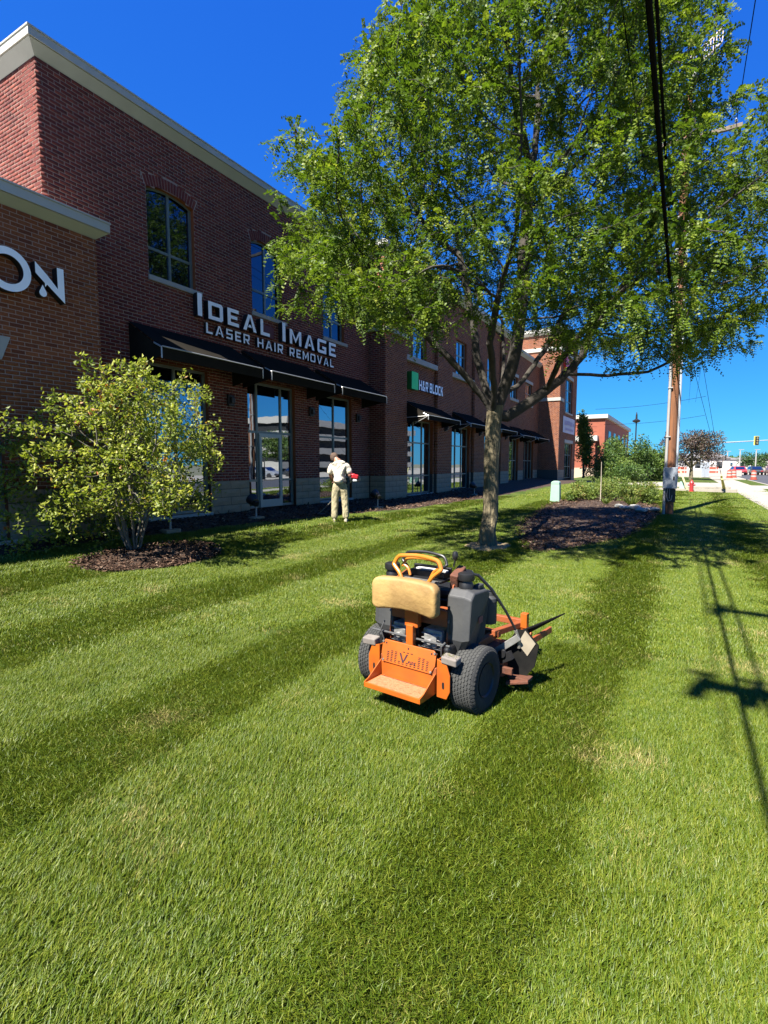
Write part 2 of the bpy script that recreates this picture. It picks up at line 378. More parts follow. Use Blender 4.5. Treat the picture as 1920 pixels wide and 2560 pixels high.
def brick_wall(P0, d, nrm, L, z0, z1, openings, key, depth=.16, offs=0.0, soldier=()):
    nrow = int(round((z1 - z0) / CH)); ch = (z1 - z0) / nrow
    for r in range(nrow):
        za = z0 + r * ch; zc = za + ch / 2
        for (p, q) in solid(openings, zc, 0, L, False):
            if q - p < .004: continue
            P = lambda a, z: (P0[0] + d[0] * a - nrm[0] * .0045, P0[1] + d[1] * a - nrm[1] * .0045, z)
            mort.add([P(p, za), P(q, za), P(q, za + ch), P(p, za + ch)], [(0, 1, 2, 3)])
        off = (offs + (BL / 2 if r % 2 else 0)) % BL
        for (p, q) in solid(openings, zc, 0, L, True):
            a = math.floor((p - off) / BL) * BL + off
            while a < q:
                b0, b1 = max(a, p - .0), min(a + BL, q)
                b0 += JT / 2 if b0 == a else .001; b1 -= JT / 2 if b1 < q else .001
                if b1 - b0 > .008:
                    m_ = (b0 + b1) / 2
                    bricks[key].append((P0[0] + d[0] * m_, P0[1] + d[1] * m_, zc, d[0], d[1], nrm[0], nrm[1], b1 - b0, ch - JT, brnd.uniform(-.0015, .0015)))
                a += BL
    for o in openings:                                 # reveals of the openings
        a0, a1, oz0, oz1 = o[:4]; rise = o[4] if len(o) > 4 else 0
        def Q(a, t, z): return (P0[0] + d[0] * a - nrm[0] * t, P0[1] + d[1] * a - nrm[1] * t, z)
        for a in (a0, a1): reveal.add([Q(a, .001, oz0), Q(a, depth, oz0), Q(a, depth, oz1), Q(a, .001, oz1)], [(0, 1, 2, 3)])
        reveal.add([Q(a0, .001, oz0), Q(a1, .001, oz0), Q(a1, depth, oz0), Q(a0, depth, oz0)], [(0, 1, 2, 3)])
        if rise:
            w = a1 - a0; c = (a0 + a1) / 2; rad = (w * w / 4 + rise * rise) / (2 * rise); zc = oz1 + rise - rad; th = math.asin(w / 2 / rad)
            pts = [(c + rad * math.sin(-th + 2 * th * i / 12), zc + rad * math.cos(-th + 2 * th * i / 12)) for i in range(13)]
            for i in range(12): reveal.add([Q(pts[i][0], .001, pts[i][1]), Q(pts[i + 1][0], .001, pts[i + 1][1]), Q(pts[i + 1][0], depth, pts[i + 1][1]), Q(pts[i][0], depth, pts[i][1])], [(0, 1, 2, 3)])
            nb = int(round(2 * th * (rad + .11) / .074))
            for i in range(nb):                        # rowlock arch bricks
                t0 = -th + 2 * th * i / nb + .0065 / rad; t1 = -th + 2 * th * (i + 1) / nb - .0065 / rad
                r0, r1 = rad + .006, rad + .222
                qd = [(c + r0 * math.sin(t0), zc + r0 * math.cos(t0)), (c + r0 * math.sin(t1), zc + r0 * math.cos(t1)), (c + r1 * math.sin(t1), zc + r1 * math.cos(t1)), (c + r1 * math.sin(t0), zc + r1 * math.cos(t0))]
                arch_b.prism(qd, lambda a, z: Q(a, -.002, z), lambda a, z: Q(a, .01, z))
        else: reveal.add([Q(a0, .001, oz1), Q(a1, .001, oz1), Q(a1, depth, oz1), Q(a0, depth, oz1)], [(0, 1, 2, 3)])
arch_b = MB()
Wup = [(7.28, 8.48, 5.62, 7.36, .115), (10.27, 11.43, 5.62, 7.36, .115), (13.31, 14.45, 5.62, 7.36, .115)]
Wdn = [(7.02, 8.74, .56, 3.85), (10.02, 11.90, .52, 3.85), (13.05, 14.86, .56, 3.85)]
FX, FN = (1, 0), (0, -1)
sh = lambda ops, s: [(o[0] - s, o[1] - s) + tuple(o[2:]) for o in ops]
ZB, ZT = 1.28, 8.55
brick_wall((5.24, 0), FX, FN, 10.78, ZB, ZT, sh(Wup + Wdn, 5.24), 'brick_red')
brick_wall((5.24, 11), (0, -1), (-1, 0), 11, 5.2, ZT, [], 'brick_red', offs=.1)
# left bay, 0.6 m proud
bayW = [(1.0, 4.13, .50, 3.30)]
brick_wall((-3.0, -.6), FX, FN, 8.78, ZB, 5.65, sh(bayW, -3.0), 'brick_brown')
# block with the green logo sign: piers and recessed panels
PIERS = [(16.02, 17.66), (20.48, 22.08), (24.96, 26.5), (29.4, 31.0)]
PAN = [(17.66, 20.48), (22.08, 24.96), (26.5, 29.4)]
HT = 8.9
for i, (a, b_) in enumerate(PIERS):
    brick_wall((a, -.65), FX, FN, b_ - a, ZB, 6.30 if i == 0 else HT, [], 'brick_brown')
brick_wall((16.02, -.60), FX, FN, PIERS[0][1] - 16.02, 6.45, HT, [], 'brick_brown')
brick_wall((16.02, 0), (0, -1), (-1, 0), .65, ZB, 6.30, [], 'brick_red')
brick_wall((16.02, 3), (0, -1), (-1, 0), 3.60, 6.45, HT, [], 'brick_brown')
for (a, b_), zt in zip(PIERS, (6.30, HT, HT, HT)):
    brick_wall((b_, -.65), (0, 1), (1, 0), .2, ZB, HT, [], 'brick_brown')
for (a, b_) in PIERS[1:]:
    brick_wall((a, -.50), (0, -1), (-1, 0), .15, ZB, HT, [], 'brick_brown')
W4 = [(18.45, 19.66, 5.80, 7.40), (22.85, 24.15, 5.80, 7.40), (27.25, 28.62, 5.80, 7.40)]
SF = [(18.02, 20.36, .50, 3.45), (22.45, 24.75, .50, 3.45), (26.95, 29.2, .50, 3.45)]
for (a, b_), w, f in zip(PAN, W4, SF):
    brick_wall((a, -.50), FX, FN, b_ - a, ZB, HT, sh([w, f], a), 'brick_brown')
W7 = [(31.7, 33.2, 5.75, 7.1), (35.2, 36.8, 5.75, 7.1)]; SF7 = [(31.4, 33.7, .55, 3.3), (35.0, 37.6, .55, 3.3)]
brick_wall((31.0, -.45), FX, FN, 7.95, ZB, 8.6, sh(W7 + SF7, 31.0), 'brick_brown')
TQ = 1.9
WT = [(40.95, 43.7, 5.62, 8.15), (41.2, 44.2, .6, 3.3)]
brick_wall((38.95, -TQ), FX, FN, 6.6, ZB, 10.9, sh(WT, 38.95), 'brick_brown')
brick_wall((38.95, 4), (0, -1), (-1, 0), 4 + TQ, ZB, 10.9, [], 'brick_brown')

# the bricks: the 300 that show largest are objects, the others one joined part per kind
wall_part = mort.build('wall', M['mortar'], bld, fix=False)
rv = reveal.build('wall_reveal', M['brick_brown'], bld, fix=False); rv['kind'] = 'stuff'
allb = []
for key, L_ in bricks.items():
    for i, b_ in enumerate(L_):
        wp = SITE @ Vector(b_[:3]); p = proj(wp)
        sc_ = 0
        if p and -20 < p[0] < 1940 and -20 < p[1] < 2580 and abs(b_[7] - (BL - JT)) < .002:
            occ = (p[0] < 560 and p[1] > 900) or p[0] > 690
            sc_ = 0 if occ else 1 / p[2] ** 2
        allb.append((sc_, key, i))
allb.sort(reverse=True)
singles = set((k, i) for s_, k, i in allb[:300])
for key, L_ in bricks.items():
    rest = [b_ for i, b_ in enumerate(L_) if (key, i) not in singles]
    A = np.array(rest); n_ = len(A)
    c = A[:, :3].copy(); d = np.c_[A[:, 3], A[:, 4], np.zeros(n_)]; nn = np.c_[A[:, 5], A[:, 6], np.zeros(n_)]; up = np.array([0, 0, 1.0])
    hl = A[:, 7:8] / 2; hh = A[:, 8:9] / 2; pr = A[:, 9:10]
    V = np.empty((n_, 8, 3))
    for k_, (sx, sz, o_) in enumerate([(-1, -1, 0), (1, -1, 0), (1, 1, 0), (-1, 1, 0), (-1, -1, 1), (1, -1, 1), (1, 1, 1), (-1, 1, 1)]):
        V[:, k_] = c + d * hl * sx + up * hh * sz + nn * (pr if o_ == 0 else -.016)
    F = np.array([(0, 1, 2, 3), (0, 4, 5, 1), (1, 5, 6, 2), (2, 6, 7, 3), (3, 7, 4, 0)])
    flip = (d[:, 0] * nn[:, 1] - d[:, 1] * nn[:, 0]) > 0
    FF = (F[None] + (np.arange(n_) * 8)[:, None, None]); FF[flip] = FF[flip][:, :, ::-1]
    me = bpy.data.meshes.new('brick'); me.vertices.add(n_ * 8); me.vertices.foreach_set('co', V.reshape(-1))
    me.loops.add(n_ * 20); me.loops.foreach_set('vertex_index', FF.reshape(-1).astype(np.int32))
    me.polygons.add(n_ * 5); me.polygons.foreach_set('loop_start', np.arange(0, n_ * 20, 4, dtype=np.int32))
    me.update(calc_edges=True); me.validate()
    at = me.attributes.new('tone', 'FLOAT', 'POINT'); at.data.foreach_set('value', np.repeat(np.random.rand(n_), 8).astype(np.float32))
    me.materials.append(M[key])
    o = bpy.data.objects.new('brick', me); col.objects.link(o); o.parent = wall_part; o['kind'] = 'stuff'
bm_ = {}
for key in bricks:
    mb = MB(); hl, hh = (BL - JT) / 2, (CH - JT) / 2
    mb.add([(-hl, 0, -hh), (hl, 0, -hh), (hl, 0, hh), (-hl, 0, hh), (-hl, .016, -hh), (hl, .016, -hh), (hl, .016, hh), (-hl, .016, hh)], [(0, 1, 2, 3), (0, 4, 5, 1), (1, 5, 6, 2), (2, 6, 7, 3), (3, 7, 4, 0)])
    me = bpy.data.meshes.new('brick'); me.from_pydata(mb.v, [], mb.f); me.materials.append(M[key]); bm_[key] = me
for key, i in sorted(singles):
    b_ = bricks[key][i]; o = bpy.data.objects.new('brick', bm_[key]); col.objects.link(o); o.parent = wall_part
    o.location = (b_[0] + b_[5] * b_[9], b_[1] + b_[6] * b_[9], b_[2]); o.rotation_euler = (0, 0, math.atan2(-b_[5] * -1, -b_[6]) if False else math.atan2(b_[5], -b_[6]))
ab = arch_b.build('arch_brick', M['brick_red'], wall_part, fix=True); ab['kind'] = 'stuff'
me = ab.data; at = me.attributes.new('tone', 'FLOAT', 'POINT'); at.data.foreach_set('value', np.repeat(np.random.rand(len(me.vertices) // 8), 8).astype(np.float32))

# solid cores so that light and sight do not pass through
core = MB()
core.rng(5.30, 16.3, .20, 11, -.5, 8.6); core.rng(-6, 5.78, -.38, 11, -.5, 5.7); core.rng(16.06, 30.95, -.28, 11, -.5, 8.95); core.rng(30.9, 39.0, -.22, 11, -.5, 8.62); core.rng(38.99, 45.5, -TQ + .2, 4.1, -.5, 10.9)
core.rng(45.5, 45.54, -TQ + .01, 4.1, -.5, 10.9)
core.build('wall_core', M['dark'], bld)
eb = MB(); eb.rng(45.545, 45.56, -TQ + .004, 4, -.3, 10.9); eb.build('end_wall', M['brick_brown'], bld)

# split-face stone base: every block a piece
stone_base = MB()
sb_spans = []
def base_run(x0, x1, y, dx=(1, 0)): sb_spans.append((x0, x1, y, dx))
stone_base.rng(5.24, 16.0, .012, .10, -.3, 1.28)
stone_base.rng(-3, 5.78, -.588, -.45, -.3, 1.28)
for (a, b_) in PIERS: stone_base.rng(a + .01, b_ - .01, -.638, -.3, -.3, 1.28)
def cut(x0, x1, ops):
    iv = [(x0, x1)]
    for o in ops:
        nv = []
        for (p, q) in iv:
            if o[1] <= p or o[0] >= q: nv.append((p, q)); continue
            if o[0] > p: nv.append((p, o[0]))
            if o[1] < q: nv.append((o[1], q))
        iv = nv
    return iv
sbm = MB()
for p, q in cut(5.24, 16.0, Wdn): sbm.rng(p, q, .012, .22, -.3, 1.279)
for p, q in cut(-3, 5.775, bayW): sbm.rng(p, q, -.588, -.40, -.3, 1.279)
for a, b_ in PIERS: sbm.rng(a + .012, b_ - .012, -.638, -.30, -.3, 1.279)
for (a, b_), f in zip(PAN, SF):
    for p, q in cut(a, b_, [f]): sbm.rng(p, q, -.488, -.30, -.3, 1.279)
for p, q in cut(31.0, 38.9, SF7): sbm.rng(p, q, -.438, -.25, -.3, 1.279)
for p, q in cut(38.95, 45.5, WT[1:]): sbm.rng(p, q, -TQ + .012, -TQ + .2, -.3, 1.279)
sbm.rng(38.962, 39.15, -TQ + .03, -.45, -.3, 1.279)
stone_part = sbm.build('stone_base', M['joint'], bld); stone_part['kind'] = 'stuff'
blk_cache = {}
def block(w, h, x, y, z, rot=0):
    key = (round(w, 2), round(h, 3))
    if key not in blk_cache:
        r_ = random.Random(hash(key) & 255); b = MB(); nx = 3; vs = []; fs = []
        for j in range(3):
            for i in range(nx + 1):
                e = (i in (0, nx)) or (j in (0, 2)); vs.append((-w / 2 + w * i / nx, (.0 if e else -r_.uniform(.006, .018)), -h / 2 + h * j / 2))
        for j in range(2):
            for i in range(nx): fs.append((j * (nx + 1) + i, j * (nx + 1) + i + 1, (j + 1) * (nx + 1) + i + 1, (j + 1) * (nx + 1) + i))
        b.add(vs, fs); k0 = len(b.v)
        b.add([(-w / 2, 0, -h / 2), (w / 2, 0, -h / 2), (w / 2, 0, h / 2), (-w / 2, 0, h / 2), (-w / 2, .03, -h / 2), (w / 2, .03, -h / 2), (w / 2, .03, h / 2), (-w / 2, .03, h / 2)], [(0, 4, 5, 1), (1, 5, 6, 2), (2, 6, 7, 3), (3, 7, 4, 0)])
        me = bpy.data.meshes.new('stone_block'); me.from_pydata(b.v, [], b.f); me.materials.append(M['stone']); blk_cache[key] = me
    o = bpy.data.objects.new('stone_block', blk_cache[key]); col.objects.link(o); o.parent = stone_part; o.location = (x, y, z); o.rotation_euler = (0, 0, rot)
srnd = random.Random(4)
def stone_run(x0, x1, y, top=1.28, rows=5, hgt=.2, along_q=False, face=None):
    for r in range(rows):
        z = top - hgt * (r + .5); L = x1 - x0; n_ = max(1, int(round(L / .52))); w = L / n_
        xs = [x0 + w * i for i in range(n_ + 1)]
        if r % 2 and n_ > 1: xs = [x0] + [x0 + w * (i + .5) for i in range(n_)] + [x1]
        elif r % 2 == 1 and L > .5: xs = [x0, x0 + L * .42, x1]
        for p, q in zip(xs, xs[1:]):
            if along_q: block(q - p - .012, hgt - .012, face - .0, -(p + q) / 2, z, rot=-PI / 2)
            else: block(q - p - .012, hgt - .012, (p + q) / 2, y, z)
for p, q in cut(5.79, 16.0, Wdn): stone_run(p, q, 0.0)
for p, q in cut(2.0, 5.775, bayW): stone_run(p, q, -.6)
for a, b_ in PIERS: stone_run(a, b_, -.65)
for (a, b_), f in zip(PAN, SF):
    for p, q in cut(a, b_, [f]):
        if q - p > .1: stone_run(p, q, -.5)
for p, q in cut(31.0, 38.9, SF7): stone_run(p, q, -.45)
for p, q in cut(38.97, 45.5, WT[1:]): stone_run(p, q, -TQ)
stone_run(0.02, .64, 0, along_q=True, face=16.02)

# cornices, caps, sills, bands
def cornice(name, pts, z0, over, h):
    # pts: wall corner line (x, y) with outward normals handled by explicit boxes
    b = MB()
    for (x0, x1, y0, y1) in pts:
        b.rng(x0, x1, y0, y1, z0, z0 + .035, 0)
    return b
def cornice_run(x0, x1, yw, yb, z0, z1, z2, o=.15, right=False):
    """cove rising outwards from the wall, a shadow gap, then a plain fascia with a thin lip"""
    b = MB(); xr = x1 + (o if right else 0)
    b.add([(x0, yw, z0), (x1, yw, z0), (xr, yw - o, z1), (x0 - o, yw - o, z1), (x0, yb, z0), (x0 - o, yb, z1), (x1, yb, z0), (xr, yb, z1)], [(0, 3, 2, 1), (0, 4, 5, 3)] + ([(1, 2, 7, 6)] if right else []))
    b.rng(x0 - o + .012, xr - (.012 if right else 0), yw - o + .012, yb, z1, z1 + .014)
    e = .02; b.rng(x0 - o - e, xr + (e if right else 0), yw - o - e, yb, z1 + .014, z2 - .03); b.rng(x0 - o - e - .015, xr + (e + .015 if right else 0), yw - o - e - .015, yb, z2 - .028, z2)
    return b.build('cornice', M['cornice'], bld, fix=False)
cornice_run(5.24, 16.6, 0, 11, 8.552, 8.71, 8.885)
cornice_run(-3, 5.78, -.60, -.012, 5.652, 5.765, 5.955, right=True)
b = MB(); b.rng(-3, 5.90, -.70, 5, 5.93, 5.96); b.build('roof_edge', M['cornice'], bld)
cornice_run(16.02, 31.3, -.65, 11, 8.902, 9.06, 9.24, o=.2)
cornice_run(31.35, 38.9, -.45, 11, 8.602, 8.74, 8.90)
cornice_run(38.95, 45.6, -TQ, 4.3, 10.902, 11.06, 11.3, o=.25, right=True)
b = MB(); b.rng(38.95 - .06, 40.3, -TQ - .06, 3, 6.22, 6.45); b.build('stone_band', M['caststone'], bld)
b = MB(); b.rng(38.95 - .08, 45.6, -TQ - .08, 3.6, 9.75, 10.02); b.build('stone_band', M['caststone'], bld)
b = MB(); b.rng(16.02 - .08, PIERS[0][1] + .06, -.65 - .09, .0, 6.302, 6.445); b.build('pier_cap', M['caststone'], bld, bevel=.01)

def window(x0, x1, z0, z1, y, cols, rows, rise=0, sill=None, glass='glass', fw=.055, deep=.10, name='window', lintel=None, split=None, mull=None):
    """frame bars butted, one pane object for each light; y is the wall face"""
    fb = MB(); yf, yb = y + deep, y + deep + .07
    xs = mull if mull else [x0 + (x1 - x0) * i / cols for i in range(cols + 1)]
    zs = split if split else [z0 + (z1 - z0) * i / rows for i in range(rows + 1)]
    h = fw / 2
    def top(x):
        if not rise: return z1
        w = x1 - x0; c = (x0 + x1) / 2; rad = (w * w / 4 + rise * rise) / (2 * rise); return z1 + rise - rad + math.sqrt(max(0, rad * rad - (x - c) ** 2))
    for i, x in enumerate(xs):
        a, b_ = (x, x + fw) if i == 0 else ((x - fw, x) if i == len(xs) - 1 else (x - h, x + h))
        fb.rng(a, b_, yf, yb, z0, top((a + b_) / 2) - (.0 if not rise else .002))
    for j, z in enumerate(zs):
        if j == len(zs) - 1:
            if rise: continue
            a, b_ = z - fw, z
        else: a, b_ = (z, z + fw) if j == 0 else (z - h, z + h)
        for i in range(len(xs) - 1):
            xa = xs[i] + (fw if i == 0 else h); xb = xs[i + 1] - (fw if i == len(xs) - 2 else h)
            fb.rng(xa, xb, yf + .004, yb - .004, a, b_)
    if rise:
        n_ = 14
        for i in range(n_):
            xa, xb = x0 + (x1 - x0) * i / n_, x0 + (x1 - x0) * (i + 1) / n_
            fb.add([(xa, yf - .004, top(xa)), (xb, yf - .004, top(xb)), (xb, yf - .004, top(xb) - .05), (xa, yf - .004, top(xa) - .05)], [(3, 2, 1, 0)])
    w_ = fb.build(name, M['frame'], bld)
    for i in range(len(xs) - 1):
        for j in range(len(zs) - 1):
            xa = xs[i] + (fw if i == 0 else h) - .004; xb = xs[i + 1] - (fw if i == len(xs) - 2 else h) + .004
            za = zs[j] + (fw if j == 0 else h) - .004; zb = zs[j + 1] - (h if j < len(zs) - 2 else fw) + .004
            pb = MB(); tilt = random.uniform(-.0025, .0025)
            yy = y + deep + .03
            if rise and j == len(zs) - 2:
                n_ = 6; ps = [(xa, za), (xb, za)] + [(xb + (xa - xb) * k / n_, top(xb + (xa - xb) * k / n_) - .03) for k in range(n_ + 1)]
                pb.add([(p[0], yy + tilt * (p[0] - xa), p[1]) for p in ps], [tuple(range(len(ps)))])
            else:
                pb.add([(xa, yy, za), (xb, yy + tilt, za), (xb, yy + tilt * 1.5, zb), (xa, yy + tilt * .5, zb)], [(0, 1, 2, 3)])
            pb.build('pane', M[glass], w_, fix=False)
    if sill:
        sb = MB(); sb.rng(sill[0], sill[1], y - sill[4], y + deep, sill[2], sill[3]); sb.build('sill', M['caststone'], w_, bevel=.006)
    if lintel:
        sb = MB(); sb.rng(lintel[0], lintel[1], y - .03, y + .09, lintel[2], lintel[3]); sb.build('lintel', M['caststone'], w_, bevel=.006)
    return w_
for (a, b_, z0, z1, r_) in Wup:
    window(a, b_, z0, z1, 0, 2, 2, rise=r_, sill=(a - .02, b_ + .16, 5.515, 5.618, .035), glass='glass_up', split=[z0, 6.21, z1])
# shop windows and the glazed door
window(7.02, 8.74, .56, 3.85, 0, 2, 3, split=[.56, 1.26, 2.55, 3.85], sill=(7.0, 8.76, .45, .556, .05))
dw = window(10.02, 11.90, .52, 3.85, 0, 3, 3, split=[.52, 1.26, 2.55, 3.85], mull=[10.02, 10.45, 11.40, 11.90], fw=.06)
window(13.05, 14.86, .56, 3.85, 0, 2, 3, split=[.56, 1.26, 2.55, 3.85], sill=(13.03, 14.88, .45, .556, .05))
b = MB()
for (x0, x1, z0, z1) in [(10.482, 10.57, .53, 2.518), (11.28, 11.368, .53, 2.518), (10.57, 11.28, .53, .73), (10.57, 11.28, 2.42, 2.518)]: b.rng(x0, x1, .055, .105, z0, z1)
M['door_frame'] = mat('door_aluminium', (.34, .38, .36), .4, metal=.3)
door = b.build('door', M['door_frame'], bld)
b = MB(); b.add([(10.565, .08, .725), (11.285, .08, .725), (11.285, .081, 2.425), (10.565, .081, 2.425)], [(0, 1, 2, 3)]); b.build('pane', M['glass'], door, fix=False)
b = MB(); b.tube([(10.60, .05, 1.42), (10.60, .005, 1.45), (10.60, .005, 1.75), (10.60, .05, 1.78)], .012); b.rng(10.575, 10.66, .035, .05, 1.28, 1.62); b.build('handle', M['letter_black'], door)
window(bayW[0][0], bayW[0][1], .5, 3.30, -.6, 4, 3, split=[.5, 1.30, 2.55, 3.30], fw=.075, glass='glass')
b = MB(); b.prism([(.9, 3.302), (4.16, 3.302), (4.30, 3.66), (.76, 3.66)], lambda a, z: (a, -.64, z), lambda a, z: (a, -.5, z)); b.build('lintel', M['caststone'], bld)
b = MB(); b.rng(.8, 4.3, -.68, -.45, .40, .498); b.build('sill', M['caststone'], bld)
for w in W4: window(w[0], w[1], w[2], w[3], -.5, 2, 2, glass='glass', split=[w[2], 6.75, w[3]])
for (a, b_) in PAN:
    b = MB(); b.rng(a + .005, b_ - .005, -.655, -.42, 5.595, 5.80); b.build('sill', M['caststone'], bld, bevel=.008)
for f in SF: window(f[0], f[1], f[2], f[3], -.5, 3, 3, split=[.5, 1.22, 2.55, 3.45], deep=.14, sill=(f[0] - .02, f[1] + .02, .40, .498, .06))
for w in W7: window(w[0], w[1], w[2], w[3], -.45, 2, 2, sill=(w[0] - .2, w[1] + .2, 5.58, 5.745, .06), lintel=(w[0] - .2, w[1] + .2, 7.105, 7.3))
for f in SF7: window(f[0], f[1], f[2], f[3], -.45, 3, 2, deep=.14)
window(WT[0][0], WT[0][1], WT[0][2], WT[0][3], -TQ, 3, 3, lintel=(40.75, 43.9, 8.155, 8.4), sill=(40.8, 43.85, 5.5, 5.61, .05))
window(WT[1][0], WT[1][1], WT[1][2], WT[1][3], -TQ, 3, 3, lintel=(41.0, 44.4, 3.305, 3.55))

# awnings: sloped black canvas with a front valance on a pale tube frame
def awning(x0, x1, yw, zt, proj_, zf, zv, arms=False):
    b = MB(); yf = yw - proj_
    th = .012
    b.add([(x0, yw - .01, zt), (x1, yw - .01, zt), (x1, yf, zf), (x0, yf, zf), (x0, yw - .01, zt - th), (x1, yw - .01, zt - th), (x1, yf + th, zf - th), (x0, yf + th, zf - th)], [(0, 1, 2, 3), (7, 6, 5, 4), (0, 3, 7, 4), (1, 5, 6, 2)])
    b.add([(x0, yf, zf), (x1, yf, zf), (x1, yf, zv), (x0, yf, zv), (x0, yf + th, zf - th), (x1, yf + th, zf - th), (x1, yf + th, zv), (x0, yf + th, zv)], [(0, 3, 2, 1), (4, 5, 6, 7), (0, 4, 7, 3), (1, 2, 6, 5), (2, 3, 7, 6)])
    for x in (x0 + .003, x1 - .003):
        b.add([(x, yw - .01, zt - .03), (x, yf + .02, zf - .02), (x, yf + .02, zv + .05), (x, yw - .01, zv - .12)], [(0, 1, 2, 3)])
    a = b.build('awning', M['black_fabric'], bld)
    f = MB()
    for x in (x0 - .016, x1 + .016):
        f.tube([(x, yf + .20, zf + .085 * (zt - zf) / .55), (x, yf - .012, zf - .01)], .016, 6); f.tube([(x, yf - .012, zf - .01), (x, yf - .012, zv)], .014, 6)
        if arms:
            f.tube([(x, yf - .01, zf - .02), (x, yw - .01, zv + .12)], .014, 6); f.tube([(x, yf - .01, zf - .02), (x, yw - .45, zv - .12)], .012, 6)
    f.tube([(x0, yf - .016, zf + .006), (x1, yf - .016, zf + .006)], .014, 6)
    f.build('awning_frame', M['tube_metal'], a)
    return a
for (x0, x1) in [(6.75, 9.50), (9.84, 12.44), (12.87, 15.47)]: awning(x0, x1, 0, 4.56, 1.0, 3.95, 3.73)
for (x0, x1) in [(17.75, 20.9), (22.2, 25.2), (26.7, 29.6)]: awning(x0, x1, -.5, 4.1, 1.0, 3.5, 3.34, arms=True)
for (x0, x1) in [(31.2, 34.0), (34.8, 37.9)]: awning(x0, x1, -.45, 4.0, 1.0, 3.4, 3.25, arms=True)
# brackets under the awnings, against the piers
for x in (9.4, 12.62, 15.2, 21.3, 25.7, 30.2):
    y = 0 if x < 16 else -.65
    b = MB(); b.rng(x - .10, x + .10, y - .08, y - .004, 3.12, 3.40); b.rng(x - .06, x + .06, y - .15, y - .081, 3.18, 3.34); b.build('bracket', M['letter_black'], bld, bevel=.02)
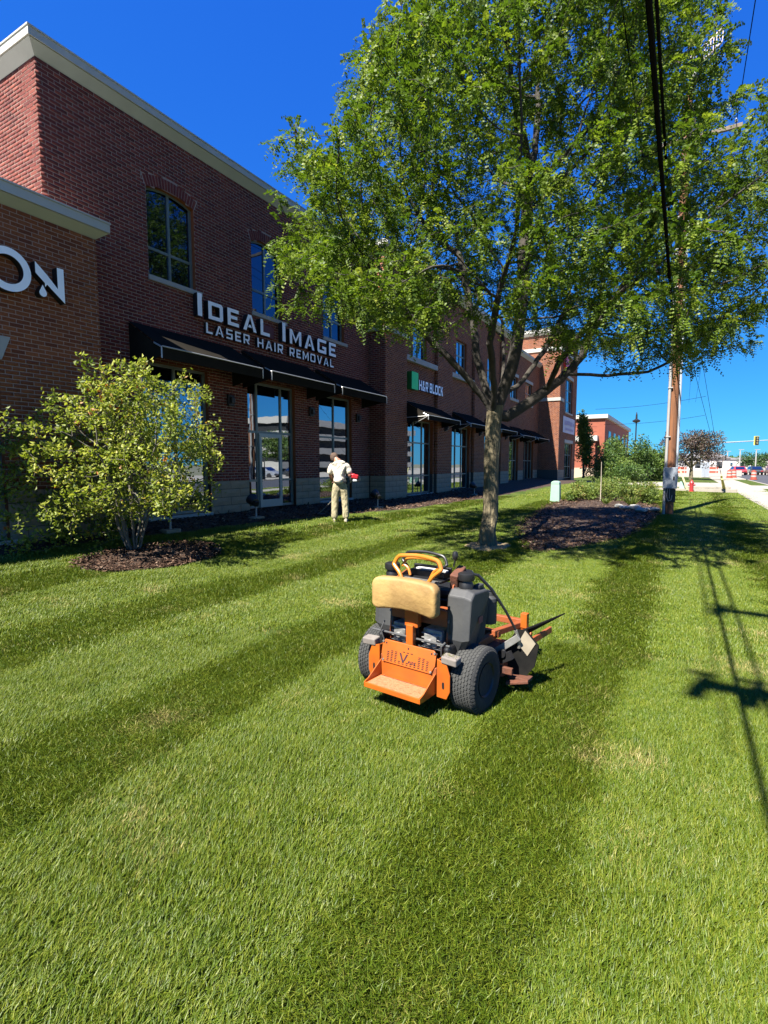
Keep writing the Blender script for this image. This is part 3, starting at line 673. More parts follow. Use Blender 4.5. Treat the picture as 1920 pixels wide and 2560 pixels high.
# conduit and meter dots on the wall
# ------------------------------------------------------------------ signs (things of their own, fixed to the walls)
def glyph(ch, t):
    """non-overlapping convex pieces on a unit-high cell -> (pieces, width)"""
    r = lambda a, b, c, d: [(a, b), (c, b), (c, d), (a, d)]
    if ch == 'I': return [r(0, 0, t, 1)], t
    if ch == 'L': return [r(0, 0, t, 1), r(t, 0, .72, t)], .72
    if ch == 'E': return [r(0, 0, t, 1), r(t, 0, .76, t), r(t, 1 - t, .76, 1), r(t, .5 - t * .45, .66, .5 + t * .45)], .76
    if ch == 'F': return [r(0, 0, t, 1), r(t, 1 - t, .76, 1), r(t, .5 - t * .45, .66, .5 + t * .45)], .76
    if ch == 'H': return [r(0, 0, t, 1), r(.84 - t, 0, .84, 1), r(t, .5 - t * .45, .84 - t, .5 + t * .45)], .84
    c = .24
    def corner(w, x, y, sx, sy):   # rounded outer corner piece pointing to (sx, sy)
        return [(x, y), (x + sx * (c - t), y + sy * 0)]
    if ch in 'DO':
        w = .92; P = []
        left = ch == 'O'
        def cp_(x, y, sx, sy):
            # chamfered ring corner: outer corner at (x, y)
            xi, yi = x - sx * c, y - sy * c
            return [(xi, y), (x - sx * c * .29, y - sy * c * .29) if False else (x - sx * c * .45, y), (x, y - sy * c * .45), (x, yi), (x - sx * t, yi), (x - sx * t, y - sy * (t + .03)), (x - sx * (t + .03), y - sy * t), (xi, y - sy * t)]
        def pieces(x, y, sx, sy):
            p = cp_(x, y, sx, sy); return [[p[0], p[1], p[6], p[7]], [p[1], p[2], p[5], p[6]], [p[2], p[3], p[4], p[5]]]
        P += pieces(w, 1, 1, 1) + pieces(w, 0, 1, -1)
        x0 = c if left else t
        P += [r(x0, 1 - t, w - c, 1), r(x0, 0, w - c, t), r(w - t, c, w, 1 - c)]
        if left: P += pieces(0, 1, -1, 1) + pieces(0, 0, -1, -1) + [r(0, c, t, 1 - c)]
        else: P += [r(0, 0, t, 1)]
        return P, w
    if ch == 'G':
        w = .92; P = [r(c, 1 - t, w, 1), r(c, 0, w - t, t), r(0, c, t, 1 - c), r(w - t, 0, w, .52), r(.5, .52 - t * .9, w - t, .52)]
        for (x, y, sx, sy) in [(0, 1, -1, 1), (0, 0, -1, -1)]:
            P += [[(x - sx * c, y), (x - sx * c * .45, y), (x - sx * (t + .03), y - sy * t), (x - sx * c, y - sy * t)], [(x - sx * c * .45, y), (x, y - sy * c * .45), (x - sx * t, y - sy * (t + .03)), (x - sx * (t + .03), y - sy * t)], [(x, y - sy * c * .45), (x, y - sy * c), (x - sx * t, y - sy * c), (x - sx * t, y - sy * (t + .03))]]
        return P, w
    if ch == 'A':
        w = .98; k = t * 1.12
        return [[(0, 0), (k, 0), (w / 2 + .02, .86), (w / 2 + .02, 1), (w / 2 - k / 2, 1)], [(w - k, 0), (w, 0), (w / 2 + k / 2, 1), (w / 2 + .02, 1), (w / 2 + .02, .86)], [(k + .11, .22), (w - k - .11, .22), (w - k - .20, .22 + t * .8), (k + .20, .22 + t * .8)]], w
    if ch == 'V':
        w = .94; k = t * 1.12
        return [[(0, 1), (k, 1), (w / 2, .16), (w / 2, 0), (w / 2 - k / 2, 0)], [(w - k, 1), (w, 1), (w / 2 + k / 2, 0), (w / 2, 0), (w / 2, .16)]], w
    if ch == 'M':
        w = 1.05
        return [r(0, 0, t, 1), r(w - t, 0, w, 1), [(t, 1), (t, .72), (w / 2, .12), (w / 2, .40)], [(w - t, 1), (w - t, .72), (w / 2, .12), (w / 2, .40)]], w
    if ch == 'N':
        w = .9
        return [r(0, 0, t, 1), r(w - t, 0, w, 1), [(t, 1), (t, .68), (w - t, 0), (w - t, .32)]], w
    if ch == 'S':
        w = .78; u = t * .9
        return [r(0, 1 - u, w, 1), r(0, .5 - u / 2, w, .5 + u / 2), r(0, 0, w, u), r(0, .5 + u / 2, t, 1 - u), r(w - t, u, w, .5 - u / 2)], w
    if ch == 'R':
        w = .82; u = t * .9
        return [r(0, 0, t, 1), r(t, 1 - u, w - .06, 1), r(t, .42 - u / 2, w - .06, .42 + u / 2), r(w - t, .42 + u / 2, w, 1 - u), [(w - .06, 1), (w, .94), (w, 1 - u), (w - .06, 1 - u)], [(w * .42, .42 - u / 2), (w * .42 + t * 1.15, .42 - u / 2), (w, 0), (w - t * 1.25, 0)]], w
    if ch == 'B':
        w = .78; u = t * .9
        return [r(0, 0, t, 1), r(t, 1 - u, w - .08, 1), r(t, .5 - u / 2, w - .04, .5 + u / 2), r(t, 0, w - .04, u), r(w - t - .04, .5 + u / 2, w - .04, 1 - u), r(w - t, u, w, .5 - u / 2)], w
    if ch == 'C':
        w = .74; u = t * .9
        return [r(.1, 1 - u, w, 1), r(.1, 0, w, u), r(0, .1, t, .9), [(.1, 1), (0, .9), (t, .9), (.1, 1 - u)] if t > .1 else [(.1, 1), (0, .9), (.1, .9)], [(.1, 0), (.1, u), (t, .1), (0, .1)]], w
    if ch == 'K':
        w = .82
        return [r(0, 0, t, 1), [(t, .36), (w - t * 1.2, 1), (w, 1), (t, .36 + .36)][:4] if False else [(t, .36), (t, .60), (w - t * 1.25, 1), (w, 1)], [(t + .14, .50), (t + .32, .66), (w, 0), (w - t * 1.3, 0)]], w
    if ch == '&':
        w = .86; u = t * .85
        return [r(.12, 1 - u, .58, 1), r(.12, .58, .12 + t, 1 - u), r(.58 - t, .58, .58, 1 - u), [(.12, .58), (.12 + t * 1.1, .58), (w, 0), (w - t * 1.3, 0)], r(0, 0, .5, u), r(0, u, t, .36), [(0, .36), (t, .36), (.36, .55), (.2, .55)], [(.5, u), (.5, 0), (.62, .12), (w, .42), (w - t, .42)]], w
    return [r(0, 0, .3, t)], .4
def letter(parent, pieces, h, x, z, y, depth, mats, sx=1.0, name='letter'):
    b = MB()
    for p in pieces:
        ar = sum(p[i][0] * p[(i + 1) % len(p)][1] - p[(i + 1) % len(p)][0] * p[i][1] for i in range(len(p)))
        if ar < 0: p = p[::-1]
        b.prism([(x + a * h * sx, z + c * h) for a, c in p], lambda a, c: (a, y - depth, c), lambda a, c: (a, y - .004, c), 0, 1)
    return b.build(name, mats, parent)
FACE = [M['white_face'], M['letter_black']]
sg = sthing('wall_sign', 'two lines of white capital letters above the black awnings on red brick', 'sign', 8.3, 0, 5)
sg_o = (8.3, 0, 5)
def sign_row(parent, org, text, x0, x1, z, hs, t, y, depth, mats, gap=.22, space=.55, sx=1):
    # natural width, then stretched to x0..x1
    xs = []; x = 0
    for ch, h in zip(text, hs):
        if ch == ' ': x += space * h; continue
        g, w = glyph(ch, t); xs.append((ch, h, x, g)); x += w * h + gap * h
    tot = x - gap * hs[-1]; k = (x1 - x0) / tot
    for ch, h, xx, g in xs:
        letter(parent, [[(a * k, c) for a, c in p] for p in g], h, x0 - org[0] + xx * k, z - org[2], y, depth, mats)
hsz = lambda txt, caps, big, small: [big if (i in caps) else small for i in range(len(txt))]
# the two raised initials start lower/higher like small-capitals
t1 = 'IDEAL IMAGE'
h1 = hsz(t1, (0, 6), .50, .40)
sign_row(sg, sg_o, t1, 8.38, 13.76, 5.04, h1, .21, 0, .15, FACE, gap=.30, space=.75)
sign_row(sg, sg_o, 'LASER HAIR REMOVAL', 8.66, 13.72, 4.72, [.235] * 18, .19, 0, .09, FACE, gap=.32, space=.75)
b = MB(); b.rng(10.65 - 8.3, 11.05 - 8.3, -.02, -.002, 5.06 - 5, 5.36 - 5); b.build('raceway_box', mat('red_box', (.11, .02, .02), .6), sg)
# round letter sign on the left bay
sg = sthing('wall_sign', 'big white letters with a drop under the last one, on the brown brick bay', 'sign', 4.4, .6, 4.6)
b = MB(); n_ = 56; ro, ri, dp = .325, .215, .15
cx, cz = 4.275 - 4.4, 4.655 - 4.6
for k_ in range(n_):
    a0, a1 = 2 * PI * k_ / n_, 2 * PI * (k_ + 1) / n_
    P = [(cx + r_ * math.cos(a), cz + r_ * math.sin(a)) for r_, a in [(ri, a0), (ro, a0), (ro, a1), (ri, a1)]]
    b.add([(p[0], -dp, p[1]) for p in P], [(0, 1, 2, 3)], 0)
    b.add([(P[1][0], -dp, P[1][1]), (P[2][0], -dp, P[2][1]), (P[2][0], -.004, P[2][1]), (P[1][0], -.004, P[1][1])], [(0, 3, 2, 1)], 1)
    b.add([(P[0][0], -dp, P[0][1]), (P[3][0], -dp, P[3][1]), (P[3][0], -.004, P[3][1]), (P[0][0], -.004, P[0][1])], [(0, 1, 2, 3)], 1)
b.build('letter', FACE, sg, fix=False)
# the letter before it, cut by the frame
b = MB(); letter(sg, glyph('I', .2)[0], .6, 3.72 - 4.4, 4.36 - 4.6, 0, .15, FACE)
def npoly(pts): return [(x - 4.4, z - 4.6) for x, z in pts]
npz = [npoly([(4.665, 4.90), (4.665, 4.725), (4.80, 4.60), (4.80, 4.535), (4.835, 4.585), (4.835, 4.74)]), npoly([(4.835, 4.74), (4.835, 4.585), (5.105, 4.35), (5.0, 4.56)]), npoly([(5.0, 4.56), (5.105, 4.35), (5.105, 4.90), (5.0, 4.90)])]
b = MB()
for p in npz: b.prism(p, lambda a, c: (a, -.15, c), lambda a, c: (a, -.004, c), 0, 1)
b.build('letter', FACE, sg)
dp_ = [(4.765 + .058 * math.sin(t_) * (1 if True else 0), 4.435 + .058 * -math.cos(t_)) for t_ in [R(a) for a in range(-125, 126, 25)]] + [(4.765, 4.565)]
b = MB(); b.prism(npoly(dp_), lambda a, c: (a, -.15, c), lambda a, c: (a, -.004, c), 0, 1); b.build('drop', FACE, sg)
# green block sign
sg = sthing('wall_sign', 'bright green square beside white letters on the brown brick block behind the tree', 'sign', 18.0, .5, 4.6)
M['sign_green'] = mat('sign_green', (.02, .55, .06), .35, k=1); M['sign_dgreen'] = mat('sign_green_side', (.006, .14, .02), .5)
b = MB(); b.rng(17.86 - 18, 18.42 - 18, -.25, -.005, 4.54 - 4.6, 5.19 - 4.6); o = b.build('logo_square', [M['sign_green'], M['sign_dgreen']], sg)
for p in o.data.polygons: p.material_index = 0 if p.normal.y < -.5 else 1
blue = [mat('letter_white', (.88, .89, .92), .4, k=1), mat('letter_blue_side', (.02, .02, .07), .5)]
sign_row(sg, (18, 0, 4.6), 'H&R BLOCK', 18.60, 20.92, 4.585, [.385] * 9, .22, -.10, .10, blue, gap=.16, space=.35)
# tower signs
sg = sthing('round_red_sign', 'small red rounded sign high on the brick tower at the far end', 'sign', 40.4, TQ, 9.0)
sg.location = W(40.4, TQ, 9.0)
b = MB(); b.prism([(.62 * math.cos(t_) * (1 - .12 * abs(math.sin(2 * t_))), .5 * math.sin(t_)) for t_ in [2 * PI * i / 20 for i in range(20)]], lambda a, c: (a, -.2, c), lambda a, c: (a, -.004, c)); b.build('sign_face', mat('sign_red', (.62, .03, .06), .4, k=1), sg)
sg = sthing('banner', 'white banner with faded purple print hung on the brick tower', 'banner', 42.5, TQ, 4.0)
b = MB(); nb = 14
for i in range(nb):
    x0, x1 = -2.3 + 4.7 * i / nb, -2.3 + 4.7 * (i + 1) / nb; y0, y1 = -.03 - .02 * math.sin(i * 1.3), -.03 - .02 * math.sin((i + 1) * 1.3)
    b.add([(x0, y0, .05), (x1, y1, .05), (x1, y1, 1.25), (x0, y0, 1.25)], [(0, 1, 2, 3)])
b.build('banner_cloth', mat('banner_white', (.62, .60, .66), .8, c2=(.52, .50, .60), nscale=2), sg)
b = MB()
for i, (x0, x1, z0, z1) in enumerate([(-1.9, -.9, .62, .95), (-.7, .1, .66, .98), (.3, 1.2, .62, .95), (1.4, 2.0, .66, .9), (-1.5, .2, .25, .42), (.4, 1.7, .25, .42)]): b.rng(x0, x1, -.06, -.055, z0, z1)
b.build('print_patch', mat('banner_print', (.30, .24, .42), .8, c2=(.45, .42, .55), nscale=8), sg)
# ------------------------------------------------------------------ stand-on mower (local x right, y forward, z up)
mw = thing('stand_on_mower', 'orange stand-on lawn mower with worn tan hip cushion on the lawn', 'lawn mower', (.318, 3.735, 0), -math.atan2(.6, .8))
M['orange'] = mat('orange_paint', (.47, .105, .008), .42, c2=(.36, .078, .010), nscale=7, coat=.25, contrast=.2)
M['orange_d'] = mat('orange_worn', (.30, .070, .012), .6, c2=(.20, .055, .02), nscale=11, bump=.15)
M['orange_grip'] = mat('worn_step_grip', (.52, .20, .09), .75, c2=(.42, .13, .05), nscale=40, bump=.5, bscale=120)
M['rubber'] = mat('tyre_rubber', (.012, .0125, .0135), .85, c2=(.022, .022, .021), nscale=12, bump=.2)
M['dust'] = mat('tyre_dusty_rubber', (.026, .027, .027), .95, c2=(.055, .055, .050), nscale=9)
M['plastic'] = mat('tank_plastic', (.030, .031, .033), .6, c2=(.060, .060, .058), nscale=3.5, bump=.08)
M['blackm'] = mat('black_metal', (.012, .012, .013), .45)
M['steel'] = mat('bare_steel', (.42, .41, .39), .45, metal=.6, c2=(.25, .23, .2), nscale=14)
M['alu'] = mat('cast_aluminium', (.50, .49, .46), .5, metal=.5, c2=(.16, .15, .14), nscale=22)
M['tan'] = mat('worn_tan_vinyl', (.40, .255, .085), .65, c2=(.22, .125, .04), nscale=4.5, bump=.25, bscale=25, contrast=.18)
M['greyplate'] = mat('grey_grip_plate', (.22, .19, .165), .85, c2=(.15, .13, .115), nscale=20)
M['flap'] = mat('rubber_flap', (.008, .008, .008), .95, c2=(.016, .015, .013), nscale=14, spec=.1)
M['cardtan'] = mat('dusty_flap_patch', (.33, .28, .20), .85, c2=(.25, .21, .15), nscale=15)
M['rod'] = mat('dark_rod', (.10, .10, .10), .5, metal=.4)
M['rust_and_shade'] = mat('dirty_or_shaded_orange', (.15, .045, .018), .8, c2=(.07, .028, .016), nscale=16, bump=.3)  # dirt on the low parts, painted shade on the control box

def tyre(xc, rad=.224, wid=.195):
    b = MB(); hw = wid / 2
    g = rad / .245; prof = [(.115 * g, -hw * .80), (.16 * g, -hw * .98), (.205 * g, -hw), (.232 * g, -hw * .93), (.241 * g, -hw * .80), (.2425 * g, 0), (.241 * g, hw * .80), (.232 * g, hw * .93), (.205 * g, hw), (.16 * g, hw * .98), (.115 * g, hw * .80)]
    b.lathe(prof, 48, (xc, 0, rad), 'X', 0)
    t = b.build('tyre', M['rubber'], mw, smooth=True, ang=50)
    # hexagonal tread blocks in staggered rows, worn pale at the edges
    tb = MB(); rows = 7; nb = 46
    for r in range(rows):
        x = xc + (-hw * .80 + 1.6 * hw * (r + .5) / rows); hx = 1.6 * hw / rows * .56
        for k in range(nb):
            a = 2 * PI * (k + (.5 if r % 2 else 0)) / nb; da = 2 * PI / nb
            pts = [(0, .47), (.86, .22), (.86, -.22), (0, -.47), (-.86, -.22), (-.86, .22)]
            v0 = []; v1 = []
            for (px, pa) in pts:
                aa = a + pa * da * 1.25
                for lst, rr, sc in ((v0, .2415 * g, 1.0), (v1, .2505 * g, .86)):
                    ax = x + px * hx * sc; a2 = a + pa * da * 1.25 * sc
                    lst.append((ax, rr * math.cos(a2), rad - .005 + rr * math.sin(a2)))
            tb.add(v0 + v1, [tuple(range(6, 12))] + [(i, (i + 1) % 6, 6 + (i + 1) % 6, 6 + i) for i in range(6)])
    for sd in (-1, 1):                                # shoulder lugs
        for k in range(nb):
            a0 = 2 * PI * k / nb; a1 = a0 + 2 * PI / nb * .6; x0 = xc + sd * hw * .80; x1 = xc + sd * hw * 1.0
            tb.add([(x0, .249 * g * math.cos(a0), rad - .005 + .249 * g * math.sin(a0)), (x0, .249 * g * math.cos(a1), rad - .005 + .249 * g * math.sin(a1)), (x1, .222 * g * math.cos(a1), rad - .005 + .222 * g * math.sin(a1)), (x1, .222 * g * math.cos(a0), rad - .005 + .222 * g * math.sin(a0)), (x0, .238 * g * math.cos(a0), rad - .005 + .238 * g * math.sin(a0)), (x0, .238 * g * math.cos(a1), rad - .005 + .238 * g * math.sin(a1))], [(0, 1, 2, 3), (0, 4, 5, 1), (1, 5, 2), (0, 3, 4)])
    tr = tb.build('tread', M['dust'], t); tr['kind'] = 'stuff'
    b = MB(); b.lathe([(.0, .02), (.05, .02), (.055, .05), (.09, .045), (.112, .085), (.118, .09), (.118, -.09), (.09, -.06), (0, -.06)], 28, (xc + (.0 if xc > 0 else 0), 0, rad), 'X', 0)
    for k in range(5): b.lathe([(.012, .048), (.012, .062), (0, .062)], 6, (xc, .07 * math.cos(2 * PI * k / 5), rad + .07 * math.sin(2 * PI * k / 5)), 'X', 0)
    b.build('rim', M['blackm'], t, smooth=True)
    return t
tyre(.395); tyre(-.395)
# step platform with side flanges
b = MB(); hw = .225
b.rng(-hw, hw, -.445, -.262, .172, .180)                                       # floor
b.rng(-hw, hw, -.455, -.4452, .150, .186)                                     # rear lip
b.rng(-hw, hw, -.262, -.252, .172, .282)                                      # back wall
for sx in (-1, 1):
    x0, x1 = (hw, hw + .008) if sx > 0 else (-hw - .008, -hw)
    b.prism([(-.455, .150), (-.455, .188), (-.41, .202), (-.26, .292), (-.20, .292), (-.20, .150)], lambda a, c, x=x0: (x, a, c), lambda a, c, x=x1: (x, a, c))
plat = b.build('step_platform', M['orange'], mw, bevel=.003)
b = MB(); b.rng(-hw + .012, hw - .012, -.44, -.285, .1802, .1825); b.build('grip_mat', M['orange_grip'], plat)
b = MB(); b.rng(-hw + .02, hw - .05, -.2825, -.274, .1802, .1812); b.build('slot', M['blackm'], plat)
# side wings beside the platform
for sx in (-1, 1):
    b = MB(); x = sx * .292; w = .05
    pl = [(x - w, .135), (x + w * .5, .135), (x + w, .19), (x + w, .30), (x + w * .45, .375), (x - w, .40)] if sx > 0 else [(x + w, .135), (x + w, .40), (x - w * .45, .375), (x - w, .30), (x - w, .19), (x - w * .5, .135)]
    b.prism(pl, lambda a, c: (a, -.262, c), lambda a, c: (a, -.252, c))
    b.rng(x - sx * .045 - .004, x - sx * .045 + .004, -.251, -.06, .14, .395)
    wg = b.build('side_wing', M['orange'], mw, bevel=.003)
    b = MB(); b.prism([(x + .009 * math.cos(t) , .225 + .012 * math.sin(t) + (.012 if math.sin(t) > 0 else -.012)) for t in [2 * PI * i / 12 for i in range(12)]], lambda a, c: (a, -.2635, c), lambda a, c: (a, -.2615, c)); b.build('slot_hole', M['blackm'], wg)
# perforated rear shield with the mark
b = MB(); b.prism([(-.195, .285), (.195, .285), (.225, .34), (.225, .415), (.205, .438), (-.205, .438), (-.225, .415), (-.225, .34)], lambda a, c: (a, -.272 + (c - .285) * .22, c), lambda a, c: (a, -.262 + (c - .285) * .22, c))
shd = b.build('rear_shield', M['orange'], mw, bevel=.003)
b = MB()
yq = lambda c: -.2735 + (c - .285) * .22
for i in range(11):
    x = -.165 + .033 * i
    for j in range(9):
        z = .298 + .0115 * j
        if abs(x + .0) < .09 and .312 < z < .378 : continue
        if z > .385 - .004 * abs(i - 5): continue
        b.add([(x - .009, yq(z), z), (x + .009, yq(z), z), (x + .009, yq(z + .0058), z + .0058), (x - .009, yq(z + .0058), z + .0058)], [(0, 1, 2, 3)])
for (x, z) in [(-.19, .41), (.0, .405), (.19, .41)]: b.add([(x - .006, yq(z), z), (x + .006, yq(z), z), (x + .006, yq(z + .012), z + .012), (x - .006, yq(z + .012), z + .012)], [(0, 1, 2, 3)])
o = b.build('perforation', M['blackm'], shd, fix=False); o['kind'] = 'stuff'
dk = mat('dark_print', (.035, .012, .02), .6)
b = MB(); F3 = lambda a, c: (a, yq(c) - .001, c)
b.add([F3(*p) for p in [(-.070, .372), (-.054, .372), (-.030, .324), (-.030, .312), (-.042, .318)]], [(0, 4, 3, 2, 1)]); b.add([F3(*p) for p in [(-.030, .312), (-.030, .324), (-.008, .368), (-.022, .376), (-.018, .352)]], [(0, 4, 3, 2, 1)]) if False else b.add([F3(*p) for p in [(-.030, .312), (-.016, .330), (.004, .372), (-.010, .372), (-.030, .326)]], [(0, 1, 2, 3, 4)])
b.build('logo_mark', dk, shd)
tx = 0.008
b = MB()
for ch in 'RIDE':
    g, w = glyph(ch, .24)
    for p in g: b.add([F3(tx + a * .016 + c * .005, .316 + c * .016) for a, c in p], [tuple(range(len(p)))])
    tx += w * .016 + .006
b.build('lettering', dk, shd)
# cushion: rounded block, lightly dished, its lower edge arched
def rrect(hx, hz, r, n=5, m=10):
    P = []
    for cx, cz, a0 in ((hx - r, hz - r, 0), (-hx + r, hz - r, 90), (-hx + r, -hz + r, 180), (hx - r, -hz + r, 270)):
        P += [(cx + r * math.cos(R(a0 + 90 * i / n)), cz + r * math.sin(R(a0 + 90 * i / n))) for i in range(n + 1)]
    out = []
    for (x0, z0), (x1, z1) in zip(P, P[1:] + P[:1]):
        k = m if abs(x1 - x0) > .2 else 1
        out += [(x0 + (x1 - x0) * i / k, z0 + (z1 - z0) * i / k) for i in range(k)]
    return out
def cpt(x, z, y):
    u = x / .255; zz = .79 + z + (.022 * (1 - u * u) if z < 0 else .010 * (1 - u * u)); return (x, y - .028 * u * u, zz)
b = MB(); rings = [(.255, .108, .045, -.222), (.262, .115, .05, -.235), (.262, .115, .05, -.288), (.256, .109, .048, -.300), (.244, .097, .045, -.3055)]
loops = [[cpt(x, z, y) for x, z in rrect(hx, hz, r)] for hx, hz, r, y in rings]; k = len(loops[0]); vs = [p for l in loops for p in l]; fs = []
for i in range(len(loops) - 1):
    for j in range(k): fs.append((i * k + j, i * k + (j + 1) % k, (i + 1) * k + (j + 1) % k, (i + 1) * k + j))
nx, nz = 16, 6; o_ = len(vs)
fs.append(tuple(range(k))); fs.append(tuple((len(loops) - 1) * k + j for j in range(k)))
b.add(vs, fs); cu = b.build('cushion', M['tan'], mw, smooth=True, ang=50)
b = MB(); b.rng(-.24, .24, -.232, -.222, .69, .88); b.build('cushion_back', M['blackm'], cu)
# post, crossbeam and frame under the cushion
b = MB(); b.box((.0, -.215, .50), (.058, .045, .16)); b.box((.0, -.19, .625), (.11, .05, .13), (.0, 0, 0)); b.build('cushion_post', M['orange'], mw, bevel=.006)
b = MB(); b.rng(-.235, .235, -.12, -.09, .575, .69); b.rng(-.235, .235, -.085, -.02, .67, .69); b.build('crossbeam', M['orange_d'], mw, bevel=.004)
for sx in (-1, 1):
    b = MB(); x0, x1 = sx * .235, sx * .247
    b.prism([(-.14, .30), (-.125, .52), (-.09, .72), (-.05, .86), (.10, .90), (.16, .86), (.12, .66), (.20, .30)], lambda a, c: (x0, a, c), lambda a, c: (x1, a, c)); b.build('side_frame', M['orange_d'], mw, bevel=.002)
b = MB(); b.prism([(-.115, .42), (-.125, .56), (-.10, .74), (-.02, .80), (.10, .80), (.10, .42)], lambda a, c: (.2475, a, c), lambda a, c: (.272, a, c)); b.build('tank_saddle', M['blackm'], mw, bevel=.01)
# handle loop and inner lever loops
def loop(w, z0, z1, y0, y1, r, m, name, grip=False, xo=0):
    pts = []
    pts += [(-w * .55, y0, z0), (-w * .72, y0 + .01, z0 + .05), (-w * .98, (y0 + y1) / 2, (z0 + z1) / 2 + .01), (-w, y1 - .01, z1 - .06), (-w * .86, y1, z1 - .015), (-w * .6, y1, z1)]
    pts += [(0, y1 + .008, z1 + .008)]
    pts += [(-p[0], p[1], p[2]) for p in reversed(pts[:-1])]
    # smooth by Catmull-Rom
    P = [Vector((p[0] + xo, p[1], p[2])) for p in pts]; out = []
    for i in range(len(P) - 1):
        p0, p1, p2, p3 = P[max(0, i - 1)], P[i], P[i + 1], P[min(len(P) - 1, i + 2)]
        for k in range(5):
            t = k / 5; out.append(.5 * ((2 * p1) + (-p0 + p2) * t + (2 * p0 - 5 * p1 + 4 * p2 - p3) * t * t + (-p0 + 3 * p1 - 3 * p2 + p3) * t ** 3))
    out.append(P[-1]); bb = MB(); bb.tube(out, r, 10); return bb.build(name, m, mw, smooth=True)
M['orange_h'] = mat('handle_orange', (.52, .17, .015), .35, coat=.3)
loop(.195, .875, 1.045, -.17, -.13, .0145, M['orange_h'], 'handle_bar')
loop(.155, .90, 1.02, -.10, -.08, .010, M['orange_h'], 'lever_loop')
loop(.185, .90, 1.06, -.07, -.035, .0105, M['blackm'], 'control_lever')
b = MB(); b.rng(-.17, .17, -.09, .06, .865, .885); b.rng(-.14, .15, -.02, .07, .886, .93); b.rng(-.16, .16, .06, .08, .87, .955); b.build('console', M['blackm'], mw, bevel=.006)
b = MB(); b.rng(-.10, .15, .0, .045, .931, .940); b.build('console_label', mat('label_white', (.62, .62, .58), .5), mw)
b = MB(); b.rng(-.13, .15, -.115, -.095, .86, .884); b.build('console_lip', M['steel'], mw)
b = MB(); b.box((.235, .03, .90), (.06, .15, .12), (.35, .15, .1)); b.build('control_box', M['rust_and_shade'], mw, bevel=.008)  # orange panel, its shade put into the dark colour
b = MB(); b.tube([(.215, .0, .98), (.225, .0, 1.03)], .006, 6); b.lathe([(.006, 0), (.018, .015), (.022, .04), (.015, .062), (0, .068)], 12, (.226, .0, 1.025)); b.build('choke_lever', M['blackm'], mw, smooth=True)
# hydraulic pumps between the tyres
for sx in (-1, 1):
    b = MB(); b.rng(sx * .13 - .075, sx * .13 + .075, -.14, -.02, .40, .545); b.rng(sx * .13 - .05, sx * .13 + .05, -.17, -.1401, .43, .52)
    b.lathe([(.022, 0), (.022, .03), (.012, .035), (0, .035)], 10, (sx * .13, -.19, .47), 'Y')
    for k in range(4): b.rng(sx * .13 - .08, sx * .13 + .08, -.16, -.145, .415 + .032 * k, .425 + .032 * k)
    b.build('pump', M['alu'], mw, bevel=.006)
    b = MB(); b.tube([(sx * .12, -.16, .40), (sx * .17, -.20, .37), (sx * .22, -.17, .36), (sx * .30, -.05, .34)], .012, 8); b.tube([(sx * .05, -.19, .43), (sx * .12, -.22, .405), (sx * .21, -.20, .40)], .009, 8); b.build('hose', M['blackm'], mw, smooth=True)
b = MB(); b.tube([(-.36, -.19, .475), (.30, -.19, .475)], .008, 8); b.tube([(.24, -.2, .40), (.25, -.22, .47), (.27, -.2, .50)], .006, 6); b.tube([(-.24, -.2, .40), (-.26, -.22, .50), (-.24, -.2, .56)], .006, 6); b.build('linkage_rod', M['rod'], mw, smooth=True)
for sx in (-1, 1):
    b = MB(); b.box((sx * .335, -.235, .405), (.115, .075, .05), (.12, sx * .05, 0)); b.build('fender_step', M['greyplate'], mw, bevel=.008)
    b = MB(); b.rng(sx * .255, sx * .30, -.21, .18, .28, .47); b.build('wheel_motor', M['blackm'], mw, bevel=.02)
# tanks on both sides
def tank(sx, name):
    b = MB(); prof = [(-.06, .325), (.16, .325), (.21, .44), (.21, .80), (.16, .835), (-.05, .845), (-.10, .80), (-.125, .50)]
    xi, xo = .225, .405
    vs = []; k = len(prof)
    for x, s_ in ((xi, .97), (xi + .015, 1), (xo - .05, 1), (xo, .90)):
        for (y, z) in prof: vs.append((sx * (x - (max(0, .50 - z) * .55 if x > .3 else 0)), .04 + (y - .04) * s_, .62 + (z - .62) * s_))
    fs = []
    for i in range(3):
        for j in range(k): fs.append((i * k + j, i * k + (j + 1) % k, (i + 1) * k + (j + 1) % k, (i + 1) * k + j))
    fs.append(tuple(range(k))); fs.append(tuple(3 * k + j for j in range(k))); b.add(vs, fs)
    t = b.build(name, M['plastic'], mw, bevel=.009)
    b = MB(); b.lathe([(.05, 0), (.05, .035), (.042, .05), (.042, .06)], 16, (sx * .315, .0, .84)); b.lathe([(.056, .06), (.06, .075), (.058, .105), (.045, .112), (0, .112)], 16, (sx * .315, .0, .84)); b.build('filler_cap', M['blackm'], t, smooth=True)
    if sx > 0:
        b = MB(); b.rng(.4045, .4065, .02, .08, .60, .645); b.build('faded_decal', mat('red_decal', (.20, .05, .045), .7), t)
        b = MB(); b.rng(.34, .385, .06, .14, .83, .86); b.build('tank_lug', M['plastic'], t, bevel=.008)
    return t
tank(1, 'fuel_tank'); tank(-1, 'fuel_tank')
b = MB(); b.lathe([(.062, 0), (.065, .01), (.065, .16), (.07, .165), (.07, .19), (.05, .21), (.05, .235), (0, .24)], 20, (.34, .30, .53)); b.build('air_filter', M['plastic'], mw, smooth=True)
